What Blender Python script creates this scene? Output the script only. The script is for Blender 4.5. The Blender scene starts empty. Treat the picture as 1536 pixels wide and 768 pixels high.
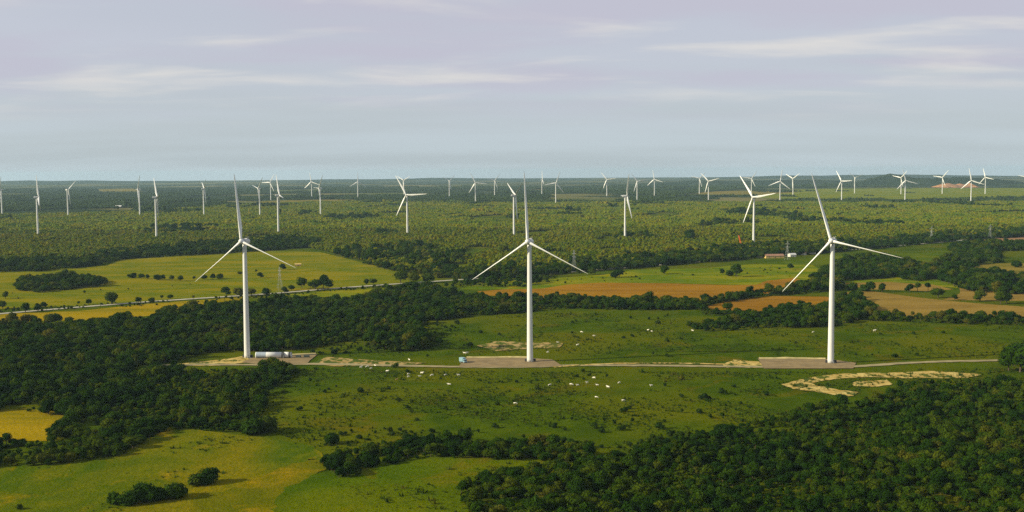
import bpy, bmesh, math, random
import numpy as np
from mathutils import Vector, Matrix, noise

scene = bpy.context.scene
R_ = math.radians
rng = np.random.default_rng(11)
random.seed(5)

# ------------------------------------------------------------------ camera
F, HOR, ROLL, CAMH = 1650.0, 256.0, 0.0065, 142.0          # pixel focal length, eye-level row, roll, height (1536 px frame)
P = math.atan((384 - HOR) / F)
fwd = Vector((0, math.cos(P), -math.sin(P)))
up0 = Vector((0, math.sin(P), math.cos(P)))
rt0 = Vector((1, 0, 0))
cr, sr = math.cos(ROLL), math.sin(ROLL)
rt = rt0 * cr - up0 * sr
up = rt0 * sr + up0 * cr
cam = bpy.data.cameras.new('camera')
cam.sensor_width = 36.0
cam.lens = 36.0 * F / 1536.0
cam.clip_start = 1.0
cam.clip_end = 80000.0
camo = bpy.data.objects.new('camera', cam)
scene.collection.objects.link(camo)
camo.matrix_world = Matrix(((rt.x, up.x, -fwd.x, 0), (rt.y, up.y, -fwd.y, 0), (rt.z, up.z, -fwd.z, CAMH), (0, 0, 0, 1)))
scene.camera = camo

# ------------------------------------------------------------------ sky and sun
SUN_EL = R_(24.0)
SUN_H = Vector((-0.972, -0.235))                     # towards the sun: left, a little behind the camera
sun_dir = Vector((SUN_H.x * math.cos(SUN_EL), SUN_H.y * math.cos(SUN_EL), math.sin(SUN_EL))).normalized()
world = bpy.data.worlds.new('World')
scene.world = world
world.use_nodes = True
wn = world.node_tree
wn.nodes.clear()
def N(nt, typ, **kw):
    n = nt.nodes.new(typ)
    for k, v in kw.items():
        if isinstance(k, str) and hasattr(n, k):
            setattr(n, k, v)
    return n
def L(nt, a, b): nt.links.new(a, b)
def math_node(nt, op, a, b=None, c=None, clamp=False):
    n = nt.nodes.new('ShaderNodeMath'); n.operation = op; n.use_clamp = clamp
    for i, v in enumerate((a, b, c)):
        if v is None: continue
        if isinstance(v, (int, float)): n.inputs[i].default_value = v
        else: L(nt, v, n.inputs[i])
    return n.outputs[0]
def mix_col(nt, fac, a, b, mode='MIX'):
    n = nt.nodes.new('ShaderNodeMix'); n.data_type = 'RGBA'; n.blend_type = mode
    for sock, v in ((n.inputs[0], fac), (n.inputs[6], a), (n.inputs[7], b)):
        if isinstance(v, (int, float)): sock.default_value = v
        elif isinstance(v, tuple): sock.default_value = (*v, 1) if len(v) == 3 else v
        else: L(nt, v, sock)
    return n.outputs[2]
def ramp(nt, fac, a, b, c0=0.0, c1=1.0):
    n = nt.nodes.new('ShaderNodeMapRange'); n.clamp = True; n.interpolation_type = 'SMOOTHSTEP'
    L(nt, fac, n.inputs[0])
    n.inputs[1].default_value = a; n.inputs[2].default_value = b; n.inputs[3].default_value = c0; n.inputs[4].default_value = c1
    return n.outputs[0]
def noise_tex(nt, vec, scale, detail=3.0, rough=0.55, lac=2.0, dist=0.0):
    n = nt.nodes.new('ShaderNodeTexNoise')
    n.inputs['Scale'].default_value = scale; n.inputs['Detail'].default_value = detail
    n.inputs['Roughness'].default_value = rough; n.inputs['Lacunarity'].default_value = lac
    n.inputs['Distortion'].default_value = dist
    if vec is not None: L(nt, vec, n.inputs['Vector'])
    return n.outputs[0]
def vscale(nt, vec, s, off=(0, 0, 0)):
    n = nt.nodes.new('ShaderNodeMapping'); n.inputs['Scale'].default_value = s; n.inputs['Location'].default_value = off
    L(nt, vec, n.inputs[0]); return n.outputs[0]

sky = N(wn, 'ShaderNodeTexSky', sky_type='NISHITA')
sky.sun_disc = False
sky.sun_elevation = SUN_EL
sky.sun_rotation = math.atan2(SUN_H.x, SUN_H.y) % (2 * math.pi)
sky.altitude = 60.0; sky.air_density = 1.0; sky.dust_density = 2.2; sky.ozone_density = 1.5
tc = N(wn, 'ShaderNodeTexCoord')
sep = N(wn, 'ShaderNodeSeparateXYZ'); L(wn, tc.outputs['Generated'], sep.inputs[0])
zz = math_node(wn, 'ADD', math_node(wn, 'MAXIMUM', sep.outputs[2], 0.0), 0.085)
cmb = N(wn, 'ShaderNodeCombineXYZ')
L(wn, math_node(wn, 'DIVIDE', sep.outputs[0], zz), cmb.inputs[0])
L(wn, math_node(wn, 'DIVIDE', sep.outputs[1], zz), cmb.inputs[1])
cvec = vscale(wn, cmb.outputs[0], (0.75, 1.0, 1.0), (3.1, 1.7, 0.0))
cn1 = noise_tex(wn, cvec, 0.8, 5.0, 0.48, dist=0.2)
cn2 = noise_tex(wn, vscale(wn, cmb.outputs[0], (0.7, 1.25, 1.0), (7.3, 4.1, 0.0)), 1.1, 6.0, 0.52, dist=0.35)
cn3 = noise_tex(wn, vscale(wn, cmb.outputs[0], (0.3, 0.6, 1.0), (1.3, 9.1, 0.0)), 0.8, 3.0, 0.5)
SKYS = 0.085                                         # sky strength
skyc = sky.outputs[0]
hsv = N(wn, 'ShaderNodeHueSaturation'); hsv.inputs['Saturation'].default_value = 0.8
L(wn, skyc, hsv.inputs['Color'])
vshare = math_node(wn, 'MULTIPLY', ramp(wn, cn3, 0.35, 0.65, 0.86, 1.0), ramp(wn, sep.outputs[2], 0.0, 0.75, 0.95, 0.45))
vcol = mix_col(wn, ramp(wn, sep.outputs[2], 0.0, 0.13), (4.6, 5.35, 5.7), (4.95, 5.2, 6.0))
veil = mix_col(wn, vshare, hsv.outputs[0], vcol)      # thin high overcast, thinner overhead
m_grey = ramp(wn, cn1, 0.44, 0.62, 0.0, 0.9)
m_white = ramp(wn, cn2, 0.49, 0.74, 0.0, 0.85)
high = ramp(wn, sep.outputs[2], 0.03, 0.10)
m_grey = math_node(wn, 'MULTIPLY', m_grey, high)
m_white = math_node(wn, 'MULTIPLY', m_white, high)
c1 = mix_col(wn, m_grey, veil, (4.6, 4.6, 5.45))
c2 = mix_col(wn, m_white, c1, (6.6, 6.4, 6.1))
bg = N(wn, 'ShaderNodeBackground'); L(wn, c2, bg.inputs[0]); bg.inputs[1].default_value = SKYS
wo = N(wn, 'ShaderNodeOutputWorld'); L(wn, bg.outputs[0], wo.inputs[0])

sl = bpy.data.lights.new('sun', 'SUN')
sl.energy = 5.0; sl.angle = R_(0.6); sl.color = (1.0, 0.88, 0.62)
so = bpy.data.objects.new('sun', sl); scene.collection.objects.link(so)
so.rotation_euler = sun_dir.to_track_quat('Z', 'Y').to_euler()
so.location = (-400, -100, 400)

scene.view_settings.view_transform = 'Standard'
scene.view_settings.look = 'None'
scene.view_settings.gamma = 1.0
scene.view_settings.exposure = 0.45
scene.view_settings.use_curve_mapping = False
scene.render.engine = 'CYCLES'
scene.cycles.max_bounces = 6
scene.cycles.diffuse_bounces = 3
scene.cycles.transparent_max_bounces = 8
scene.cycles.volume_bounces = 0
scene.cycles.use_denoising = False

# ------------------------------------------------------------------ helpers
col = scene.collection
def link(o, parent=None):
    col.objects.link(o)
    if parent is not None: o.parent = parent
    return o
def obj(name, me, parent=None, mats=None):
    o = bpy.data.objects.new(name, me)
    if mats is not None and me is not None and not me.materials:
        for m in (mats if isinstance(mats, (list, tuple)) else [mats]): me.materials.append(m)
    return link(o, parent)
def empty(name, loc, rz=0.0):
    o = bpy.data.objects.new(name, None); o.empty_display_size = 1.0
    o.location = loc; o.rotation_euler = (0, 0, rz)
    return link(o)
def tag(o, label=None, cat=None, group=None, kind=None):
    if label: o['label'] = label
    if cat: o['category'] = cat
    if group: o['group'] = group
    if kind: o['kind'] = kind
    return o
def bm_mesh(bm, name, smooth=False):
    me = bpy.data.meshes.new(name); bm.to_mesh(me); bm.free()
    if smooth:
        me.polygons.foreach_set('use_smooth', [True] * len(me.polygons))
    return me
def py_mesh(name, v, f, smooth=False):
    me = bpy.data.meshes.new(name); me.from_pydata([tuple(x) for x in v], [], [tuple(x) for x in f]); me.update()
    if smooth: me.polygons.foreach_set('use_smooth', [True] * len(me.polygons))
    return me
def box(bm, c, s, rot=None, bev=0.0):
    r = bmesh.ops.create_cube(bm, size=1.0)
    vs = r['verts']
    M = Matrix.Translation(c) @ (rot.to_4x4() if rot is not None else Matrix.Identity(4)) @ Matrix.Diagonal((*s, 1))
    bmesh.ops.transform(bm, matrix=M, verts=vs)
    if bev > 0:
        es = list({e for v in vs for e in v.link_edges})
        bmesh.ops.bevel(bm, geom=es, offset=bev, segments=2, affect='EDGES', profile=0.5)
def bar(bm, a, b, w, seg=4, w2=None):
    a, b = Vector(a), Vector(b); d = b - a
    r = bmesh.ops.create_cone(bm, cap_ends=True, segments=seg, radius1=w, radius2=w if w2 is None else w2, depth=d.length)
    M = Matrix.Translation((a + b) / 2) @ d.to_track_quat('Z', 'Y').to_matrix().to_4x4()
    bmesh.ops.transform(bm, matrix=M, verts=r['verts'])
def lathe(prof, seg=32, axis='Z', cap=True):
    v, f = [], []
    n = len(prof)
    for (r, z) in prof:
        for k in range(seg):
            a = 2 * math.pi * k / seg
            v.append((r * math.cos(a), r * math.sin(a), z) if axis == 'Z' else (r * math.cos(a), -z, r * math.sin(a)))
    for i in range(n - 1):
        for k in range(seg):
            k2 = (k + 1) % seg
            f.append((i * seg + k, i * seg + k2, (i + 1) * seg + k2, (i + 1) * seg + k))
    if cap:
        f.append(tuple(range(seg))[::-1]); f.append(tuple((n - 1) * seg + k for k in range(seg)))
    return v, f

def ground(px, py, z=0.0):
    u, v = px - 768.0, 384.0 - py
    u2, v2 = u * cr + v * sr, -u * sr + v * cr
    d = np.array([u2, F * math.cos(P) + v2 * math.sin(P), -F * math.sin(P) + v2 * math.cos(P)])
    t = (z - CAMH) / d[2]
    return np.array([d[0] * t, d[1] * t, z])
def proj(p):
    p = np.asarray(p, float) - np.array([0, 0, CAMH])
    y = p[..., 1] * math.cos(P) - p[..., 2] * math.sin(P)
    z = p[..., 1] * math.sin(P) + p[..., 2] * math.cos(P)
    u2, v2 = F * p[..., 0] / y, F * z / y
    return np.stack([u2 * cr - v2 * sr + 768, 384 - (u2 * sr + v2 * cr)], -1)
def widen(poly):
    """outlines that stop at the frame go on a little way beyond it"""
    out = []
    for x, y in poly:
        if x <= 0: x = -170
        if x >= 1536: x = 1706
        if y >= 768: y = 860
        out.append((x, y))
    return np.array(out, float)
def inside(pts, poly):
    x, y = pts[:, 0], pts[:, 1]
    r = np.zeros(len(pts), bool)
    j = len(poly) - 1
    for i in range(len(poly)):
        xi, yi = poly[i]; xj, yj = poly[j]
        c = ((yi > y) != (yj > y)) & (x < (xj - xi) * (y - yi) / (yj - yi + 1e-9) + xi)
        r ^= c
        j = i
    return r

# ------------------------------------------------------------------ materials
def new_mat(name):
    m = bpy.data.materials.new(name); m.use_nodes = True
    nt = m.node_tree
    return m, nt, nt.nodes['Principled BSDF']
def mat(name, c, rough=0.6, metal=0.0, var=0.12, scale=0.6, spec=0.3):
    m, nt, b = new_mat(name)
    t = N(nt, 'ShaderNodeTexCoord')
    n1 = noise_tex(nt, t.outputs['Object'], scale, 4.0, 0.6)
    f = ramp(nt, n1, 0.25, 0.75)
    lo = tuple(x * (1 - var) for x in c); hi = tuple(min(1, x * (1 + var)) for x in c)
    L(nt, mix_col(nt, f, lo, hi), b.inputs['Base Color'])
    b.inputs['Roughness'].default_value = rough; b.inputs['Metallic'].default_value = metal
    b.inputs['Specular IOR Level'].default_value = spec
    return m
def world_pos(nt):
    g = N(nt, 'ShaderNodeNewGeometry'); return g.outputs['Position']
def grass_nodes(nt, pos, dark, mid, lite, dry, dry_amt=0.5, streak=(1, 1, 1)):
    p = vscale(nt, pos, streak)
    big = noise_tex(nt, p, 0.009, 3.0, 0.5, dist=0.5)
    med = noise_tex(nt, p, 0.035, 4.0, 0.6, dist=0.8)
    sm = noise_tex(nt, p, 0.19, 4.0, 0.65)
    fine = noise_tex(nt, p, 0.95, 3.0, 0.7)
    c = mix_col(nt, ramp(nt, med, 0.34, 0.66), dark, mid)
    c = mix_col(nt, ramp(nt, big, 0.40, 0.66, 0.0, 0.85), c, lite)
    d = math_node(nt, 'MULTIPLY', ramp(nt, noise_tex(nt, vscale(nt, p, (1, 1, 1), (311, 57, 0)), 0.022, 5.0, 0.62, dist=1.0), 0.53, 0.72), dry_amt)
    c = mix_col(nt, d, c, dry)
    c = mix_col(nt, ramp(nt, sm, 0.30, 0.62, 0.42, 0.0), c, dark)
    k = ramp(nt, fine, 0.25, 0.75, 0.62, 1.32)
    cb = N(nt, 'ShaderNodeCombineXYZ')
    for i in range(3): L(nt, k, cb.inputs[i])
    return mix_col(nt, 1.0, c, cb.outputs[0], 'MULTIPLY')
def grass_mat(name, dark, mid, lite, dry, dry_amt=0.5, streak=(1, 1, 1), extra=None):
    m, nt, b = new_mat(name)
    pos = world_pos(nt)
    c = grass_nodes(nt, pos, dark, mid, lite, dry, dry_amt, streak)
    if extra: c = extra(nt, pos, c)
    L(nt, c, b.inputs['Base Color'])
    b.inputs['Roughness'].default_value = 1.0; b.inputs['Specular IOR Level'].default_value = 0.0
    bp = N(nt, 'ShaderNodeBump'); bp.inputs['Strength'].default_value = 0.7; bp.inputs['Distance'].default_value = 0.6
    L(nt, noise_tex(nt, pos, 0.55, 5.0, 0.7), bp.inputs['Height']); L(nt, bp.outputs[0], b.inputs['Normal'])
    return m

G_DARK, G_MID, G_LITE, G_DRY = (0.032, 0.060, 0.0012), (0.060, 0.092, 0.0014), (0.096, 0.104, 0.0014), (0.135, 0.090, 0.004)
def far_land(nt, pos, c):
    """beyond the plantation the plain is a patchwork of woods, pale fields and pasture"""
    ln = N(nt, 'ShaderNodeVectorMath', operation='LENGTH'); L(nt, pos, ln.inputs[0])
    far = ramp(nt, ln.outputs['Value'], 3300, 4300)
    wob = noise_tex(nt, pos, 0.0011, 4.0, 0.6)
    vo = N(nt, 'ShaderNodeTexVoronoi'); vo.inputs['Scale'].default_value = 0.0021
    pv = N(nt, 'ShaderNodeVectorMath', operation='ADD'); L(nt, vscale(nt, pos, (0.75, 1.0, 1.0)), pv.inputs[0])
    wv = N(nt, 'ShaderNodeTexNoise'); wv.inputs['Scale'].default_value = 0.004; wv.inputs['Detail'].default_value = 3; L(nt, pos, wv.inputs['Vector'])
    sv = N(nt, 'ShaderNodeVectorMath', operation='SCALE'); L(nt, wv.outputs['Color'], sv.inputs[0]); sv.inputs['Scale'].default_value = 260
    L(nt, sv.outputs[0], pv.inputs[1]); L(nt, pv.outputs[0], vo.inputs['Vector'])
    vs = N(nt, 'ShaderNodeSeparateColor'); L(nt, vo.outputs['Color'], vs.inputs[0])
    rnd = vs.outputs[0]
    wood = mix_col(nt, ramp(nt, noise_tex(nt, pos, 0.012, 4.0, 0.7), 0.35, 0.65), (0.014, 0.026, 0.010), (0.030, 0.046, 0.013))
    field = mix_col(nt, vs.outputs[1], (0.070, 0.085, 0.016), (0.150, 0.130, 0.045))
    isf = math_node(nt, 'GREATER_THAN', math_node(nt, 'ADD', rnd, math_node(nt, 'MULTIPLY', math_node(nt, 'SUBTRACT', wob, 0.5), 0.9)), 0.64)
    land = mix_col(nt, isf, wood, field)
    return mix_col(nt, far, c, land)
M_ground = grass_mat('pasture_ground', G_DARK, G_MID, G_LITE, G_DRY, 0.55, extra=far_land)
M_bright = grass_mat('fresh_pasture', (0.042, 0.078, 0.001), (0.070, 0.108, 0.001), (0.105, 0.122, 0.001), (0.150, 0.108, 0.004), 0.6)
M_yellow = grass_mat('yellow_meadow', (0.07975, 0.1131, 0.002), (0.1522, 0.1522, 0.0025), (0.2175, 0.174, 0.003), (0.2175, 0.1522, 0.005), 0.6, (1.0, 2.2, 1))
M_golden = grass_mat('golden_meadow', (0.1418, 0.1283, 0.0025), (0.2362, 0.1755, 0.003), (0.3105, 0.2093, 0.004), (0.297, 0.189, 0.005), 0.6, (0.6, 2.5, 1))
M_goldmix = grass_mat('streaky_dry_meadow', (0.085, 0.098, 0.002), (0.140, 0.125, 0.002), (0.21, 0.150, 0.003), (0.29, 0.18, 0.004), 0.8, (1.3, 1.0, 1))
M_lime = grass_mat('lime_meadow', (0.063, 0.112, 0.002), (0.126, 0.161, 0.003), (0.224, 0.203, 0.0035), (0.266, 0.196, 0.005), 0.7, (0.8, 1.6, 1))
M_mixed = grass_mat('mottled_meadow', (0.0464, 0.0841, 0.002), (0.09425, 0.116, 0.0025), (0.174, 0.1421, 0.003), (0.3117, 0.1958, 0.004), 0.75, (1.4, 0.8, 1))
def furrows(nt, pos, c):
    w = N(nt, 'ShaderNodeTexWave', wave_type='BANDS', bands_direction='X'); w.inputs['Scale'].default_value = 0.085
    w.inputs['Distortion'].default_value = 1.2; w.inputs['Detail'].default_value = 2.0; w.inputs['Detail Scale'].default_value = 0.2
    L(nt, pos, w.inputs['Vector'])
    return mix_col(nt, ramp(nt, w.outputs[1], 0.2, 0.8, 0.0, 0.35), c, (0.085, 0.070, 0.018))
M_plough = grass_mat('ploughed_earth', (0.1875, 0.09375, 0.0084), (0.25, 0.1225, 0.0096), (0.2937, 0.1562, 0.0108), (0.15, 0.1125, 0.0084), 0.5, (0.6, 2.0, 1))
M_furrow = grass_mat('furrowed_earth', (0.1875, 0.1225, 0.024), (0.2562, 0.165, 0.0336), (0.2937, 0.1938, 0.04), (0.15, 0.125, 0.0208), 0.4, (0.6, 2.0, 1), extra=furrows)
M_tan = grass_mat('dry_tan_field', (0.1105, 0.104, 0.0126), (0.169, 0.1365, 0.0196), (0.2145, 0.156, 0.0252), (0.078, 0.091, 0.0084), 0.4, (0.7, 1.6, 1))
M_pink = grass_mat('bare_pink_soil', (0.216, 0.126, 0.06), (0.276, 0.162, 0.075), (0.3, 0.18, 0.085), (0.168, 0.126, 0.05), 0.4)
def sandy(name, lo, hi, cover):
    m, nt, b = new_mat(name)
    pos = world_pos(nt)
    g = grass_nodes(nt, pos, G_DARK, G_MID, G_LITE, G_DRY, 0.5)
    s = mix_col(nt, ramp(nt, noise_tex(nt, pos, 0.11, 5.0, 0.65), 0.3, 0.7), lo, hi)
    k = noise_tex(nt, vscale(nt, pos, (1, 0.55, 1)), 0.16, 5.0, 0.62, dist=0.6)
    L(nt, mix_col(nt, ramp(nt, k, cover - 0.03, cover + 0.05), g, s), b.inputs['Base Color'])
    b.inputs['Roughness'].default_value = 0.95; b.inputs['Specular IOR Level'].default_value = 0.1
    return m
M_sand = sandy('bare_sand', (0.32, 0.21, 0.040), (0.50, 0.39, 0.13), 0.45)
M_scrape = sandy('scraped_soil', (0.26, 0.17, 0.045), (0.36, 0.27, 0.10), 0.50)
M_track = sandy('dirt_track', (0.20, 0.17, 0.085), (0.32, 0.27, 0.14), 0.30)
M_berm = mat('sand_berm', (0.40, 0.34, 0.15), 0.95, var=0.25, scale=0.15)
M_pad = mat('gravel_pad', (0.20, 0.145, 0.062), 0.95, var=0.22, scale=0.12)
M_road = mat('pale_road', (0.36, 0.34, 0.26), 0.9, var=0.2, scale=0.06)

def leaf_mat(name, tints, pos_scale=0.02, trans=0.25):
    m, nt, b = new_mat(name)
    oi = N(nt, 'ShaderNodeObjectInfo')
    cr_ = N(nt, 'ShaderNodeValToRGB'); e = cr_.color_ramp.elements
    while len(e) < len(tints): e.new(0.5)
    for i, t in enumerate(tints):
        e[i].position = i / (len(tints) - 1); e[i].color = (*t, 1)
    pos = world_pos(nt)
    r = math_node(nt, 'ADD', math_node(nt, 'MULTIPLY', oi.outputs['Random'], 0.60), math_node(nt, 'MULTIPLY', noise_tex(nt, pos, pos_scale, 3.0, 0.6), 1.2))
    L(nt, math_node(nt, 'SUBTRACT', r, 0.42, clamp=True), cr_.inputs[0])
    k = ramp(nt, noise_tex(nt, pos, 1.1, 2.0, 0.6), 0.3, 0.7, 0.66, 1.3)
    cb = N(nt, 'ShaderNodeCombineXYZ')
    for i in range(3): L(nt, k, cb.inputs[i])
    c = mix_col(nt, 1.0, cr_.outputs[0], cb.outputs[0], 'MULTIPLY')
    L(nt, c, b.inputs['Base Color']); b.inputs['Roughness'].default_value = 0.9; b.inputs['Specular IOR Level'].default_value = 0.03
    tr = N(nt, 'ShaderNodeBsdfTranslucent'); L(nt, c, tr.inputs[0])
    mx = N(nt, 'ShaderNodeMixShader'); mx.inputs[0].default_value = trans
    L(nt, b.outputs[0], mx.inputs[1]); L(nt, tr.outputs[0], mx.inputs[2])
    L(nt, mx.outputs[0], nt.nodes['Material Output'].inputs[0])
    return m
M_leaf = leaf_mat('broadleaf_foliage', [(0.006, 0.020, 0.0012), (0.012, 0.036, 0.0013), (0.025, 0.056, 0.0014), (0.050, 0.074, 0.002), (0.095, 0.084, 0.008)], 0.014)
M_leafd = leaf_mat('dark_foliage', [(0.012, 0.028, 0.004), (0.018, 0.042, 0.004), (0.030, 0.054, 0.005), (0.046, 0.062, 0.006)])
M_plant = leaf_mat('plantation_foliage', [(0.036, 0.080, 0.0015), (0.084, 0.128, 0.0015), (0.126, 0.152, 0.0015), (0.156, 0.156, 0.002), (0.180, 0.150, 0.003)], 0.006)
M_farleaf = leaf_mat('far_foliage', [(0.018, 0.036, 0.006), (0.030, 0.054, 0.007), (0.050, 0.074, 0.008)], 0.003)
M_tuss = leaf_mat('tussock_blades', [(0.016, 0.042, 0.003), (0.030, 0.062, 0.004), (0.056, 0.080, 0.005), (0.100, 0.086, 0.010)], 0.02)
M_bark = mat('bark', (0.075, 0.058, 0.038), 0.95, var=0.3, scale=2.0)
M_white = mat('turbine_white', (0.62, 0.63, 0.60), 0.42, var=0.03, scale=0.05, spec=0.4)
M_blade = mat('blade_white', (0.74, 0.75, 0.71), 0.33, var=0.03, scale=0.08, spec=0.45)
M_grey = mat('light_grey_steel', (0.42, 0.43, 0.43), 0.5, var=0.08)
M_dark = mat('dark_steel', (0.035, 0.037, 0.04), 0.6, var=0.2)
M_conc = mat('concrete', (0.42, 0.40, 0.34), 0.9, var=0.15)
M_blue = mat('pale_blue_paint', (0.22, 0.37, 0.42), 0.45, var=0.08)
M_glass = mat('dark_glass', (0.02, 0.03, 0.04), 0.1, var=0.05, spec=0.6)
M_rubber = mat('tyre_rubber', (0.02, 0.02, 0.02), 0.85)
M_crate = mat('dark_green_crate', (0.055, 0.075, 0.065), 0.7, var=0.2)
M_orange = mat('orange_paint', (0.62, 0.11, 0.03), 0.5)
M_yelp = mat('yellow_paint', (0.58, 0.42, 0.04), 0.5)
M_galv = mat('galvanised_steel', (0.34, 0.36, 0.36), 0.5, metal=0.3, var=0.1)
M_wall = mat('limewashed_wall', (0.66, 0.63, 0.54), 0.9, var=0.1)
M_roofr = mat('rusty_roof', (0.27, 0.15, 0.095), 0.8, var=0.2)
M_roofw = mat('pale_metal_roof', (0.56, 0.56, 0.54), 0.5, var=0.1)
M_wood = mat('brown_door', (0.10, 0.065, 0.04), 0.8)
M_cow = mat('cream_hide', (0.74, 0.70, 0.58), 0.9, var=0.1, scale=1.5)
M_cowt = mat('tan_hide', (0.34, 0.21, 0.10), 0.9, var=0.2, scale=1.5)
M_tan2 = mat('tan_sheet', (0.50, 0.36, 0.12), 0.8, var=0.15)

# ------------------------------------------------------------------ ground, fields, tracks
RG = 20500.0
gv = [(0, 0, 0)]; gf = []
rings = [300, 700, 1500, 3000, 6000, 11000, 16000, RG]; SEG = 120
for r in rings:
    for k in range(SEG):
        a = 2 * math.pi * k / SEG
        gv.append((r * math.cos(a), r * math.sin(a), 0))
for k in range(SEG): gf.append((0, 1 + k, 1 + (k + 1) % SEG))
for i in range(len(rings) - 1):
    for k in range(SEG):
        k2 = (k + 1) % SEG
        gf.append((1 + i * SEG + k, 1 + (i + 1) * SEG + k, 1 + (i + 1) * SEG + k2, 1 + i * SEG + k2))
tag(obj('ground', py_mesh('ground', gv, gf), None, M_ground), 'open green pasture plain running to the horizon', 'ground', kind='structure')

from mathutils.geometry import tessellate_polygon
layer = [0]
def patch(name, pix, material, label, cat='field', z=None, step=7.0, jit=2.0, smooth=True):
    pts = [ground(x, y)[:2] for x, y in widen(pix)]
    out = []
    n = len(pts)
    for i in range(n):
        a, b = np.array(pts[i]), np.array(pts[(i + 1) % n]); d = b - a; ln = np.linalg.norm(d)
        st = max(step, ln / 60)
        m = max(1, int(ln / st)); nrm = np.array([-d[1], d[0]]) / (ln + 1e-9)
        for k in range(m):
            p = a + d * k / m
            s = noise.noise(Vector((p[0] * 0.06, p[1] * 0.06, 3.3))) + 0.6 * noise.noise(Vector((p[0] * 0.2, p[1] * 0.2, 1.3)))
            out.append(p + nrm * s * jit * (1 if 0 < k else 0.4))
    layer[0] += 1
    zz_ = 0.03 + 0.012 * layer[0] if z is None else z
    v = [Vector((p[0], p[1], zz_)) for p in out]
    f = tessellate_polygon([[Vector((q.x, q.y, 0)) for q in v]])
    me = py_mesh(name, v, f)
    if len(me.polygons) and me.polygons[0].normal.z < 0: me.flip_normals()
    return tag(obj(name, me, None, material), label, cat, kind='structure')
def strip(name, pix, width, material, label, cat, z=None, edge=0.5, height=0.0):
    pts = [ground(x, y)[:2] for x, y in pix]
    dense = []
    for i in range(len(pts) - 1):
        a, b = np.array(pts[i]), np.array(pts[i + 1]); m = max(1, int(np.linalg.norm(b - a) / 6))
        dense += [a + (b - a) * k / m for k in range(m)]
    dense.append(np.array(pts[-1]))
    dense = np.array(dense)
    for _ in range(6): dense[1:-1] = 0.25 * dense[:-2] + 0.5 * dense[1:-1] + 0.25 * dense[2:]
    layer[0] += 1
    zz_ = 0.03 + 0.012 * layer[0] if z is None else z
    v, f = [], []
    cols = 3 if height > 0 else 2
    for i, p in enumerate(dense):
        d = dense[min(i + 1, len(dense) - 1)] - dense[max(i - 1, 0)]; d /= np.linalg.norm(d) + 1e-9
        nrm = np.array([-d[1], d[0]])
        wl = width / 2 + edge * noise.noise(Vector((p[0] * 0.12, p[1] * 0.12, 7))); wr = width / 2 + edge * noise.noise(Vector((p[0] * 0.12, p[1] * 0.12, 17)))
        q = p + nrm * wl; v.append((q[0], q[1], zz_))
        if cols == 3:
            hh = height * (0.65 + 0.8 * abs(noise.noise(Vector((p[0] * 0.1, p[1] * 0.1, 27)))))
            v.append((p[0], p[1], zz_ + hh))
        q = p - nrm * wr; v.append((q[0], q[1], zz_))
    for i in range(len(dense) - 1):
        for k in range(cols - 1):
            f.append((i * cols + k, i * cols + k + 1, (i + 1) * cols + k + 1, (i + 1) * cols + k))
    me = py_mesh(name, v, f)
    if len(me.polygons) and sum(pl.normal.z for pl in me.polygons) < 0: me.flip_normals()
    return tag(obj(name, me, None, material), label, cat, kind='structure')

patch('meadow', [(0, 470), (0, 412), (40, 408), (160, 398), (190, 386), (400, 376), (480, 378), (600, 408), (650, 413), (600, 426), (420, 440), (200, 456)], M_yellow, 'yellow green meadow beyond the pale road at left', 'meadow')
patch('meadow', [(0, 478), (120, 466), (230, 455), (330, 448), (372, 445), (350, 458), (312, 462), (260, 467), (221, 474), (130, 480), (0, 487)], M_golden, 'narrow golden strip of meadow between road and dark wood', 'meadow')
patch('meadow', [(385, 452), (405, 444), (500, 436), (590, 431), (600, 436), (540, 448), (440, 452)], M_lime, 'light green strip of meadow below the road', 'meadow')
patch('meadow', [(690, 434), (720, 424), (800, 419), (905, 412), (950, 405), (1060, 402), (1100, 398), (1210, 392), (1255, 420), (1180, 424), (1150, 428), (1000, 425), (880, 425), (810, 434), (740, 434)], M_lime, 'bright lime green meadow behind the ploughed fields', 'meadow')
patch('meadow', [(1140, 396), (1240, 385), (1400, 378), (1440, 372), (1430, 385), (1400, 398), (1300, 392), (1250, 398)], M_bright, 'green meadow beyond the right turbine tower', 'meadow')
patch('meadow', [(1255, 417), (1330, 413), (1400, 416), (1440, 424), (1436, 432), (1330, 424), (1262, 425)], M_lime, 'narrow lime meadow strip behind tan field', 'meadow')
patch('ploughed_field', [(716, 437), (760, 434), (812, 433), (850, 427), (900, 424), (1000, 425), (1100, 428), (1136, 427), (1150, 421), (1190, 417), (1228, 427), (1190, 436), (1150, 441), (1110, 444), (1060, 450), (1030, 452), (980, 450), (940, 446), (880, 446), (800, 447), (730, 443)], M_plough, 'long orange brown ploughed field beyond the hedge', 'field')
patch('ploughed_field', [(1050, 462), (1100, 449), (1160, 444), (1240, 445), (1258, 452), (1245, 462), (1200, 468), (1130, 467), (1080, 465)], M_plough, 'small orange field left of the right turbine tower', 'field')
patch('ploughed_field', [(1262, 439), (1300, 436), (1390, 448), (1440, 453), (1520, 459), (1536, 472), (1490, 478), (1440, 477), (1380, 477), (1308, 474), (1318, 457)], M_furrow, 'tan furrowed field right of the right turbine tower', 'field')
patch('ploughed_field', [(1262, 425), (1330, 423), (1400, 427), (1430, 434), (1390, 437), (1300, 434)], M_furrow, 'thin tan field strip behind the furrowed field', 'field')
patch('ploughed_field', [(1440, 430), (1475, 433), (1536, 440), (1536, 453), (1480, 451), (1415, 450), (1440, 440)], M_furrow, 'tan field at the right edge above the hedge', 'field')
patch('dry_field', [(1410, 403), (1465, 396), (1536, 392), (1536, 417), (1505, 416), (1460, 406)], M_tan, 'dry olive tan field between the dark groves', 'field')
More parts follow.
